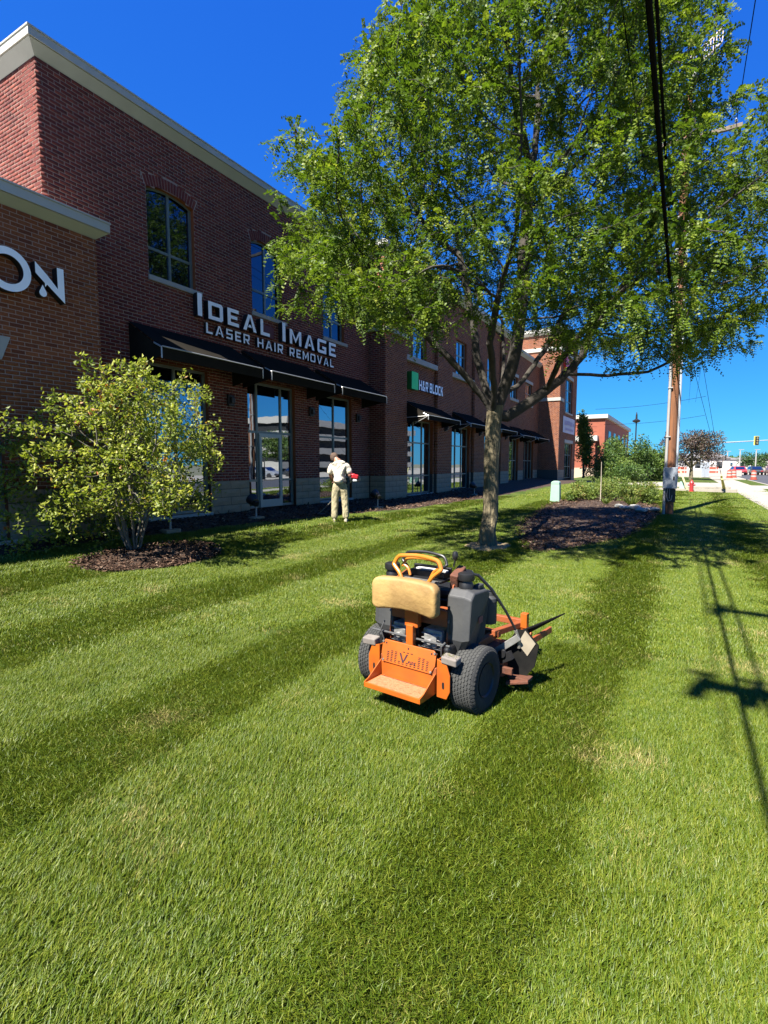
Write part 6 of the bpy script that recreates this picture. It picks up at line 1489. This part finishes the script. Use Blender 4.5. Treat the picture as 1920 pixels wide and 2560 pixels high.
# far red building at the end of the street front
fb = sthing('red_building', 'far low red brick building with white bands, sunlit on its left face', 'building', 75, 0.5, 0)
M['far_red'] = mat('far_red_brick', (.30, .085, .045), .9, c2=(.26, .070, .038), nscale=3)
def courses(b, x0, x1, y0, y1, z0, z1): b.rng(x0, x1, y0, y1, z0, z1)
b = MB(); b.rng(0, 34, 0, 18, 1.2, 7.75); b.build('wall', M['far_red'], fb)
b = MB(); b.rng(-1.0, 0, 1.0, 18, 1.2, 4.75); b.build('low_wall', M['far_red'], fb)
b = MB(); b.rng(-1.05, 34, -.06, 18, -.3, 1.198); b.build('stone_base', mat('far_stone', (.46, .36, .25), .9), fb)
b = MB(); b.rng(-.35, 34.3, -.35, 18, 7.752, 8.25); b.build('cornice', M['cornice'], fb)
b = MB(); b.rng(-1.25, .05, .75, 18, 4.752, 5.45); b.build('stone_band', M['cornice'], fb)
b = MB(); b.rng(3, 20, 5, 18, 8.252, 9.0); b.build('roof_plant', M['conduit_g'], fb)
for k in range(5):
    b = MB(); b.rng(3.5 + 6 * k, 6.3 + 6 * k, -.05, -.004, 2.0, 6.3); w_ = b.build('window', M['frame'], fb)
    b = MB(); b.rng(3.7 + 6 * k, 6.1 + 6 * k, -.06, -.052, 2.15, 6.15); b.build('pane', M['glass'], w_)
for z in [2.1 + .65 * k for k in range(8)]:
    if abs(z - 5) < .5: continue
    b = MB(); b.rng(-.012, -.001, 1.0 if z > 4.8 else 17.9, 18, z, z + .10)
    b.build('brick_band', mat('band_red', (.22, .058, .034), .9), fb) if z > 5.4 else None
# lamp posts
for i, (s, q, h, lb) in enumerate([(70, 4.6, 8.0, 'dark lamp post with lantern head above the far bushes'), (74, 7.7, 7.0, 'slim lamp post just left of the wooden pole in the distance')]):
    t = sthing('lamp_post', lb, 'lamp post', s, q, 0, group='far lamp posts')
    b = MB(); b.tube([(0, 0, 0), (0, 0, .9), (0, 0, h - 1.4)], [.16, .09, .07], 8); b.build('post', M['blackm'], t, smooth=True)
    b = MB(); b.lathe([(.05, h - 1.4), (.42, h - 1.25), (.46, h - 1.1), (.12, h - .9), (.10, h - .4), (.03, h - .1), (0, h)], 10) if i == 0 else b.box((.35, 0, h - 1.35), (.8, .2, .1)); b.build('lantern', M['blackm'], t)
# signals, cabinet, barrels, barricades, cars
t = sthing('traffic_signal', 'traffic signal hanging on a long grey mast arm over the junction', 'traffic light', 94.5, 6.5, 0)
t.location = (53.5, 88.0, -.1); t.rotation_euler = (0, 0, 0)
b = MB(); b.tube([(0, 0, 0), (0, 0, 6.5)], [.16, .11], 10); b.tube([(0, 0, 5.2), (3, 0, 5.35), (17, 0, 6.1)], [.13, .10, .06], 8); b.build('mast', M['conduit_g'], t, smooth=True)
b = MB(); b.rng(8.55, 9.35, -.12, -.02, 4.95, 6.45); hd_ = b.build('backplate', M['yellow'], t); b = MB(); b.rng(8.68, 9.22, -.3, -.12, 5.02, 6.38); b.build('signal_head', M['blackm'], t)
b = MB()
for k, z in enumerate((6.1, 5.7, 5.3)): b.lathe([(0, 0), (.15, .01), (.15, -.01)], 12, (8.95, -.31, z), 'Y')
b.build('lens', mat('dull_lens', (.25, .22, .12), .4), t)
t = sthing('signal_cabinet', 'grey signal cabinet behind the purple-brown tree', 'cabinet', 81.5, 12.3, 0); b = MB(); b.rng(-.4, .4, -.45, .45, .0, 1.95); b.build('housing', M['conduit_g'], t, bevel=.03); b = MB(); b.rng(-.41, -.402, -.40, .40, .1, 1.85); b.build('door', M['boxgrey'], t)
M['bar_o'] = mat('barrel_orange', (.45, .06, .03), .6, c2=(.36, .07, .04), nscale=3); M['bar_w'] = mat('barrel_white', (.36, .33, .30), .7)
bl = ['orange and white barrel left of the red cars', 'orange barrel close beside the leftmost barrel', 'orange and white barrel in front of the dark car', 'orange barrel at the right edge near the road end']
for i, (s, q) in enumerate([(80.0, 14.9), (83.0, 15.6), (74.0, 16.9), (64.0, 17.6)]):
    t = sthing('traffic_barrel', bl[i], 'barrel', s, q, -.1, group='construction barrels'); b = MB(); o_ = MB(); b.lathe([(.40, 0), (.40, .06), (.30, .07), (.29, .30)], 14); b.lathe([(.28, .48), (.27, .66)], 14); b.lathe([(.26, .84), (.24, .98), (.10, 1.02), (.10, 1.10), (0, 1.10)], 14); b.build('barrel_body', M['bar_o'], t, smooth=True)
    o_.lathe([(.288, .302), (.282, .478)], 14); o_.lathe([(.268, .662), (.262, .838)], 14); o_.build('stripe', M['bar_w'], t, smooth=True)
for i, (s, q, lb) in enumerate([(84, 9.2, 'orange barricade sign behind the leaning marker post'), (86, 8.0, 'orange barricade sign just right of the wooden pole'), (86, 13.0, 'orange barricade beside the grey signal cabinet')]):
    t = sthing('barricade', lb, 'barricade', s, q, -.06, group='orange barricades'); b = MB(); b.rng(-.03, .03, -.95, .95, 1.0, 1.35); b.rng(-.03, .03, -.95, .95, .5, .8); b.build('board', M['bar_o'], t)
    b = MB(); b.rng(-.05, .05, -.75, -.68, 0, 1.45); b.rng(-.05, .05, .68, .75, 0, 1.45); b.build('leg', M['bar_w'], t)
fn = sthing('barrier_fence', 'low white and orange construction barrier across the far road', 'barrier', 90, 11, -.06); b = MB(); b.rng(-.2, .2, -6, 5, 0, .85); b.build('barrier_wall', mat('barrier_white', (.36, .32, .29), .9), fn)
def car(label, s, q, rot, paint, suv=False, z=-.12, group='parked cars beyond the road'):
    t = sthing('parked_car', label, 'car', s, q, z, rot, group=group); hgt = 1.72 if suv else 1.45
    prof = [(-2.2, .35), (-2.25, .62), (-2.1, .85), (-1.85, .95), (-1.45, hgt - .02), (.35, hgt), (1.05, .98), (1.95, .86), (2.2, .65), (2.2, .35)]
    b = MB(); b.prism(prof, lambda a, c: (a, -.88 if c < 1 else -.70, c), lambda a, c: (a, .88 if c < 1 else .70, c)); b.build('body', paint, t, bevel=.04)
    b = MB(); g = [(-1.55, 1.0), (-1.28, hgt - .1), (.28, hgt - .08), (.85, 1.0)]
    for sy in (-1, 1): b.prism(g, lambda a, c: (a, sy * (.885 - .17 * (c - 1) / .45), c), lambda a, c: (a, sy * (.875 - .17 * (c - 1) / .45), c))
    b.add([(-1.90, -.66, .98), (-1.90, .66, .98), (-1.52, .60, hgt - .08), (-1.52, -.60, hgt - .08)], [(0, 1, 2, 3)]); b.add([(1.10, -.68, .99), (1.10, .68, .99), (.44, .60, hgt - .05), (.44, -.60, hgt - .05)], [(3, 2, 1, 0)])
    b.build('window', M['glass'], t)
    for x in (-1.35, 1.35):
        for sy in (-1, 1): b = MB(); b.lathe([(.12, -.1), (.30, -.11), (.335, -.07), (.335, .07), (.30, .11), (.12, .1)], 18, (x, sy * .80, .335), 'Y'); b.build('wheel', M['rubber'], t, smooth=True)
    for x, m in ((-2.262, M['hyd']), (2.205, M['white_pl'])):
        for sy in (-1, 1): b = MB(); b.box((x, sy * .62, .68), (.03, .35, .14)); b.build('tail_light' if x < 0 else 'headlight', m, t)
    b = MB(); b.box((-2.25, 0, .45), (.06, 1.5, .12)); b.box((2.21, 0, .45), (.06, 1.5, .12)); b.build('bumper', M['blackm'], t); return t
pr_red, pr_dk, pr_dr, pr_s = mat('car_red', (.35, .03, .04), .3, coat=.6), mat('car_dark', (.02, .025, .03), .3, coat=.6), mat('car_maroon', (.20, .015, .02), .3, coat=.6), mat('car_silver', (.45, .46, .48), .35, metal=.4, coat=.5)
car('pale red car leftmost in the far car park row', 104, 17.5, R(8), pr_red); car('dark car between the two red cars far away', 106, 20.0, R(5), pr_dk); car('dark red sport utility car in the far row', 104, 22.3, R(3), pr_dr, True); car('dark car rightmost of the far row, silver lit bonnet', 101, 25.0, R(30), pr_dk, True)
# far houses, white building, tree lines
M['far_white'] = mat('far_white_wall', (.55, .52, .50), .9, c2=(.48, .45, .43), nscale=.3)
far_b = ['white gabled building far behind the purple-brown tree', 'pale long building on the far horizon', 'beige building on the far horizon behind the cars', 'white house at the right edge on the horizon']
for i, (x, y, w, d, h) in enumerate([(74, 122, 9, 8, 3.2), (150, 215, 40, 15, 3.6), (196, 240, 30, 15, 4.2), (161, 206, 12, 10, 7.0)]):
    t = thing('far_building', far_b[i], 'building', (x, y, -.2), -A0 * .3); b = MB(); b.rng(-w / 2, w / 2, -d / 2, d / 2, 0, h); b.build('wall', M['far_white'], t)
    b = MB(); b.prism([(-w / 2 - .4, h + .002), (w / 2 + .4, h + .002), (0, h + (1.6 if w < 15 else 1.0))], lambda a, c: (a, -d / 2 - .4, c), lambda a, c: (a, d / 2 + .4, c)); b.build('roof', mat('far_roof', (.22, .21, .22), .9), t)
    for k in range(max(2, int(w / 4))):
        b = MB(); x0 = -w / 2 + w * (k + .5) / max(2, int(w / 4)); b.rng(x0 - .6, x0 + .6, -d / 2 - .05, -d / 2 - .002, 1.0, 2.4); b.build('window', M['glass'], t)
far_tree('far_tree', 'round green tree at the right edge in front of the white house', 0, 0, 5.5, 4.6, .2, M['leaf_dark'], 345, nl=2600, ls=.5, base=.12).location = (118, 166, -.2)
for i, (x0, x1, y, h) in enumerate([(60, 150, 300, 6.5), (150, 330, 330, 8.0)]):
    rnd = np.random.default_rng(400 + i); n = 9000; X = rnd.uniform(x0, x1, n); hh = h * (.65 + .35 * np.sin(X * .21) * np.sin(X * .083 + 1)) ; P = np.c_[X, y + rnd.uniform(-8, 8, n), hh * rnd.uniform(0, 1, n) ** .6]; D = rnd.normal(size=(n, 3))
    o = leaves(P, D, rnd.uniform(1.2, 2.4, n), rnd.uniform(.9, 1.6, n), rnd, 'far_treeline', M['leaf_dark'], None, rnd.uniform(.2, 1, n), up=np.array([0, 0, 1.0])); tag(o, 'distant line of green trees on the horizon', 'trees', kind='stuff')
fl_ = ['tall pale light pole on the far horizon beside the round tree', 'pale light pole on the horizon above the red cars', 'thin light pole on the horizon next to the purple-brown tree']
for i, (x, d) in enumerate([(1885, 150), (1845, 150), (1814, 170)]):
    t = thing('light_pole', fl_[i], 'lamp post', ((x - 960) / 1300 * d, d, 0), 0, 'far light poles'); b = MB(); b.tube([(0, 0, -.2), (0, 0, 5.8)], .16, 6); b.box((.3, 0, 5.8), (1.4, .3, .16)); b.build('post', M['conduit_w'], t)
# opposite side of the street, seen in the window reflections
pg = sthing('parking_garage', 'pale concrete parking garage with open dark decks, mirrored in the shop windows', 'building', 108, 62, 0)
b = MB()
for k in range(4): b.rng(-24, 34, 0, -22, .9 + 3.1 * k, 2.3 + 3.1 * k)
for x in range(-24, 35, 8): b.rng(x - .4, x + .4, -21.9, -.2, 0, .898)
b.build('deck', mat('garage_concrete', (.50, .46, .40), .9), pg); b = MB(); b.rng(-23.5, 33.5, -21, -.6, 0, 10.5); b.build('deck_interior', M['dark'], pg)
tl = ['tree across the road mirrored in the left shop window', 'tall tree across the road mirrored in the door glass', 'tree across the road between the two mirrored trees', 'tree beside the parking garage across the road']
for i, (s, q, h, rx) in enumerate([(38, 50, 7, 4), (62, 58, 8, 4.5), (50, 62, 6.5, 4), (78, 57, 7.5, 4.5)]): far_tree('street_tree', tl[i], s, q, h, rx, .2, M['leaf_bush'], 360 + i, nl=2200, ls=.5, group='trees across the road')
car('silver car parked across the road mirrored in the door glass', 52, 38, R(90), pr_s, group='cars across the road'); car('dark car parked across the road', 60, 38, R(90), pr_dk, group='cars across the road'); car('white-silver car across the road mirrored in the far shop glass', 86, 39, R(90), pr_s, True, group='cars across the road')
# bark chips and pebbles on the beds
def chips(name, label, inside, s0, s1, q0, q1, n, hz, m, L0=.05):
    rnd = np.random.default_rng(hash(name) % 1000 if False else len(name)); P = []
    while len(P) < n:
        s, q = rnd.uniform(s0, s1), rnd.uniform(q0, q1)
        if inside(s, q): P.append(W(s, q, ground_z(s, q) + hz(s, q)))
    P = np.array([tuple(p) for p in P]); D = rnd.normal(size=(n, 3)) * [1, 1, .25]
    o = leaves(P, D, rnd.uniform(.6, 1.6, n) * L0, rnd.uniform(.3, .6, n) * L0, rnd, name, m, None, rnd.uniform(0, 1, n), fold=.3, up=np.array([0, 0, 1.0])); tag(o, label, 'mulch', kind='stuff'); return o
M['chip'] = leaf_mat('bark_chips', [(0, (.012, .007, .005)), (.5, (.048, .027, .018)), (.85, (.10, .060, .040)), (1, (.24, .17, .12))], trans=.0, rough=.9, spec=.1)
chips('bark_mulch', 'brown bark chips round the foot of the shrub', lambda s, q: in_bed1(s, q, .03), 4, 6.8, 1.1, 3.2, 5200, lambda s, q: .055 + random.uniform(-.02, .02), M['chip'], .055)
chips('bark_mulch_pile', 'dark bark chips on the long island bed', lambda s, q: in_bed2(s, q, .01), 10, 29.5, 5, 9.3, 16000, lambda s, q: .05 + random.uniform(-.04, .03), M['chip'], .062)
chips('wall_bark_mulch_strip', 'dark bark chips along the foot of the wall', lambda s, q: q < bed_edge(s) + .04, 2, 24, .05, 2.3, 7000, lambda s, q: .05, M['chip'], .07)
# ------------------------------------------------------------------ grass: tufts instanced over the lawn
def grass_mat():
    m = bpy.data.materials.new('grass_blades'); m.use_nodes = True
    n = m.node_tree.nodes; l = m.node_tree.links; p = n['Principled BSDF']; out = n['Material Output']
    g = n.new('ShaderNodeNewGeometry'); a = n.new('ShaderNodeAttribute'); a.attribute_name = 'tone'
    t = n.new('ShaderNodeTexNoise'); t.inputs['Scale'].default_value = 1.1; t.inputs['Detail'].default_value = 5; t.inputs['Roughness'].default_value = .6; l.new(g.outputs['Position'], t.inputs['Vector'])
    t2 = n.new('ShaderNodeTexNoise'); t2.inputs['Scale'].default_value = 5.5; t2.inputs['Detail'].default_value = 4; l.new(g.outputs['Position'], t2.inputs['Vector'])
    cr = n.new('ShaderNodeValToRGB'); e = cr.color_ramp.elements
    e[0].position = 0; e[0].color = (.027, .066, .003, 1); e[1].position = 1; e[1].color = (.22, .225, .026, 1); k = e.new(.5); k.color = (.088, .130, .006, 1)
    ad = n.new('ShaderNodeMath'); ad.operation = 'MULTIPLY_ADD'; ad.inputs[1].default_value = .55; l.new(a.outputs['Fac'], ad.inputs[0])
    m2 = n.new('ShaderNodeMath'); m2.operation = 'MULTIPLY'; m2.inputs[1].default_value = .42; l.new(t2.outputs['Fac'], m2.inputs[0]); l.new(m2.outputs[0], ad.inputs[2]); l.new(ad.outputs[0], cr.inputs[0])
    # dry, straw coloured blades gather in patches
    dr = n.new('ShaderNodeMath'); dr.operation = 'MULTIPLY_ADD'; dr.inputs[1].default_value = .24; l.new(a.outputs['Fac'], dr.inputs[0]); l.new(t.outputs['Fac'], dr.inputs[2])
    mr = n.new('ShaderNodeMapRange'); mr.inputs['From Min'].default_value = .76; mr.inputs['From Max'].default_value = .90; l.new(dr.outputs[0], mr.inputs['Value'])
    mx = n.new('ShaderNodeMix'); mx.data_type = 'RGBA'; l.new(mr.outputs[0], mx.inputs['Factor']); l.new(cr.outputs[0], mx.inputs['A']); mx.inputs['B'].default_value = (.36, .29, .11, 1)
    l.new(mx.outputs['Result'], p.inputs['Base Color']); p.inputs['Roughness'].default_value = .5; p.inputs['Specular IOR Level'].default_value = .35
    tr = n.new('ShaderNodeBsdfTranslucent'); l.new(mx.outputs['Result'], tr.inputs['Color'])
    s = n.new('ShaderNodeMixShader'); s.inputs[0].default_value = .3; l.new(p.outputs[0], s.inputs[1]); l.new(tr.outputs[0], s.inputs[2]); l.new(s.outputs[0], out.inputs['Surface'])
    return m
M['grass'] = grass_mat()
tufts = bpy.data.collections.new('grass_tufts')            # source pieces, not linked to the scene
def tuft(nb, size, h, w, lean, seed, seg=2):
    r = np.random.default_rng(seed); P = np.c_[r.normal(0, size * .36, nb).clip(-size, size), r.normal(0, size * .36, nb).clip(-size, size), np.zeros(nb)]
    az = r.normal(0, 1.0, nb); az = np.where(r.uniform(size=nb) < .26, r.uniform(-PI, PI, nb), az * .75)
    le = np.clip(r.normal(lean, .22, nb), .05, 1.35); H = h * (.45 + .95 * r.uniform(0, 1, nb) ** 1.3); Wd = w * r.uniform(.7, 1.3, nb)
    d = np.c_[np.cos(az), np.sin(az), np.zeros(nb)]; tw = az + PI / 2 + r.normal(0, .7, nb); s = np.c_[np.cos(tw), np.sin(tw), np.zeros(nb)]
    V = np.empty((nb, 5, 3)); up = np.array([0, 0, 1.0])
    l1 = le * .6; mid = P + d * (H * .5 * np.sin(l1))[:, None] + up * (H * .5 * np.cos(l1))[:, None]
    l2 = np.minimum(le * 1.35, 1.5); top = mid + d * (H * .5 * np.sin(l2))[:, None] + up * (H * .5 * np.cos(l2))[:, None]
    V[:, 0] = P - s * Wd[:, None] * .5; V[:, 1] = P + s * Wd[:, None] * .5; V[:, 2] = mid + s * Wd[:, None] * .42; V[:, 3] = mid - s * Wd[:, None] * .42; V[:, 4] = top
    V[:, :2, 2] -= .012
    F = np.array([[0, 1, 2], [0, 2, 3], [3, 2, 4]])[None] + (np.arange(nb) * 5)[:, None, None]
    me = bpy.data.meshes.new('grass_tuft'); me.from_pydata(V.reshape(-1, 3).tolist(), [], F.reshape(-1, 3).tolist())
    at = me.attributes.new('tone', 'FLOAT', 'POINT'); at.data.foreach_set('value', np.repeat(r.uniform(0, 1, nb), 5).astype(np.float32))
    me.materials.append(M['grass']); o = bpy.data.objects.new('grass_tuft', me); tufts.objects.link(o); return o
NV = 4
LODS = [(1.0, 5.2, .18, 1700, .045, .0038), (5.2, 11.5, .25, 1300, .046, .0066), (11.5, 24, .45, 1100, .046, .012), (24, 42, .8, 1000, .046, .026)]
for li, (d0, d1, size, nb, h, w) in enumerate(LODS):
    for v in range(NV): tuft(nb, size * 1.12, h, w, .68, 100 + li * 10 + v)
names_sorted = sorted(o.name for o in tufts.objects)
rank = {o.name: i for i, o in enumerate(sorted(tufts.objects, key=lambda o: o.name))}
order = [rank[o.name] for o in tufts.objects]
gr = np.random.default_rng(77); pts = []; rots = []; idx = []; scl = []
DARK = [(2.2, 2.95), (4.25, 5.15), (6.45, 7.32), (8.76, 9.54), (10.75, 11.6)]     # bands mown towards the viewer
def visible(s, q, mg):
    p = W(s, q, ground_z(s, q)); pr_ = proj(p)
    if pr_ is None: return p.length < 2.2
    return -260 - mg < pr_[0] < 2180 + mg and pr_[1] < 2560 + 420
def covered(s, q, r):
    if q < bed_edge(s) + .05: return True
    if in_bed1(s, q, .02) or in_bed2(s, q, .005) or in_bed3(s, q, -.1): return True
    if 36.55 < s < 37.2 and q > 6.1: return True
    return False
for li, (d0, d1, size, nb, h, w) in enumerate(LODS):
    n_s = int(130 / size)
    for i in range(int(-6 / size), int(41.3 / size) + 1):
        for j in range(int(.6 / size), int(15.8 / size) + 1):
            s, q = i * size + gr.uniform(-.2, .2) * size, j * size + gr.uniform(-.2, .2) * size
            dist = math.hypot(s, q - 9.8)
            dist_j = dist * (1 + gr.uniform(-.04, .04))
            if not (d0 * .0 if li == 0 else d0) <= dist_j < d1: continue
            if s > 41.2 or q > 15.68 or 12.5 < q < 14.52: continue
            if q > 14 and s > 43.5: continue
            if not visible(s, q, 0): continue
            if covered(s, q, size): continue
            # mowing stripes: the blades lean along alternate headings
            qq = q + .05 * math.sin(s * .7) + .03 * math.sin(s * 1.9)
            band = 1 if any(a_ <= qq < b_ for a_, b_ in DARK) else 0
            ang = SITE_ROT + (0 if band == 0 else PI) + gr.normal(0, .20)
            pts.append(W(s, q, ground_z(s, q) if q < 12.6 else 0)); rots.append(ang); idx.append(order[li * NV + gr.integers(NV)])
            edge = .66 if any(min(abs(qq - a_), abs(qq - b_)) < .08 for a_, b_ in DARK) else 1.0
            k = edge * gr.uniform(.82, 1.12) * (1 + .22 * math.sin(s * 1.7 + q) * math.sin(q * 2.3 - .7 * s) + .12 * math.sin(s * 5.1) * math.sin(q * 6.3)); scl.append((1 if gr.uniform() < .5 else 1, 1, k))
gm = bpy.data.meshes.new('grass'); gm.from_pydata([tuple(p) for p in pts], [], [])
at = gm.attributes.new('rot', 'FLOAT', 'POINT'); at.data.foreach_set('value', np.array(rots, dtype=np.float32))
at = gm.attributes.new('pick', 'INT', 'POINT'); at.data.foreach_set('value', np.array(idx, dtype=np.int32))
at = gm.attributes.new('hs', 'FLOAT', 'POINT'); at.data.foreach_set('value', np.array([k[2] for k in scl], dtype=np.float32))
go = bpy.data.objects.new('grass', gm); col.objects.link(go); tag(go, 'freshly mown green lawn grass with pale dry patches and mowing stripes', 'grass', kind='stuff')
ng = bpy.data.node_groups.new('scatter_grass', 'GeometryNodeTree')
ng.interface.new_socket('Geometry', in_out='INPUT', socket_type='NodeSocketGeometry'); ng.interface.new_socket('Geometry', in_out='OUTPUT', socket_type='NodeSocketGeometry')
N = ng.nodes; L = ng.links; gi = N.new('NodeGroupInput'); gout = N.new('NodeGroupOutput')
ip = N.new('GeometryNodeInstanceOnPoints'); ci = N.new('GeometryNodeCollectionInfo'); ci.inputs['Collection'].default_value = tufts; ci.inputs['Separate Children'].default_value = True; ci.inputs['Reset Children'].default_value = True
ip.inputs['Pick Instance'].default_value = True
def attr(name, typ):
    a = N.new('GeometryNodeInputNamedAttribute'); a.data_type = typ; a.inputs['Name'].default_value = name; return a.outputs['Attribute']
cx = N.new('ShaderNodeCombineXYZ'); L.new(attr('rot', 'FLOAT'), cx.inputs['Z']); cs = N.new('ShaderNodeCombineXYZ'); cs.inputs['X'].default_value = 1; cs.inputs['Y'].default_value = 1; L.new(attr('hs', 'FLOAT'), cs.inputs['Z'])
L.new(gi.outputs[0], ip.inputs['Points']); L.new(ci.outputs[0], ip.inputs['Instance']); L.new(attr('pick', 'INT'), ip.inputs['Instance Index']); L.new(cx.outputs[0], ip.inputs['Rotation']); L.new(cs.outputs[0], ip.inputs['Scale']); L.new(ip.outputs[0], gout.inputs[0])
md = go.modifiers.new('scatter', 'NODES'); md.node_group = ng
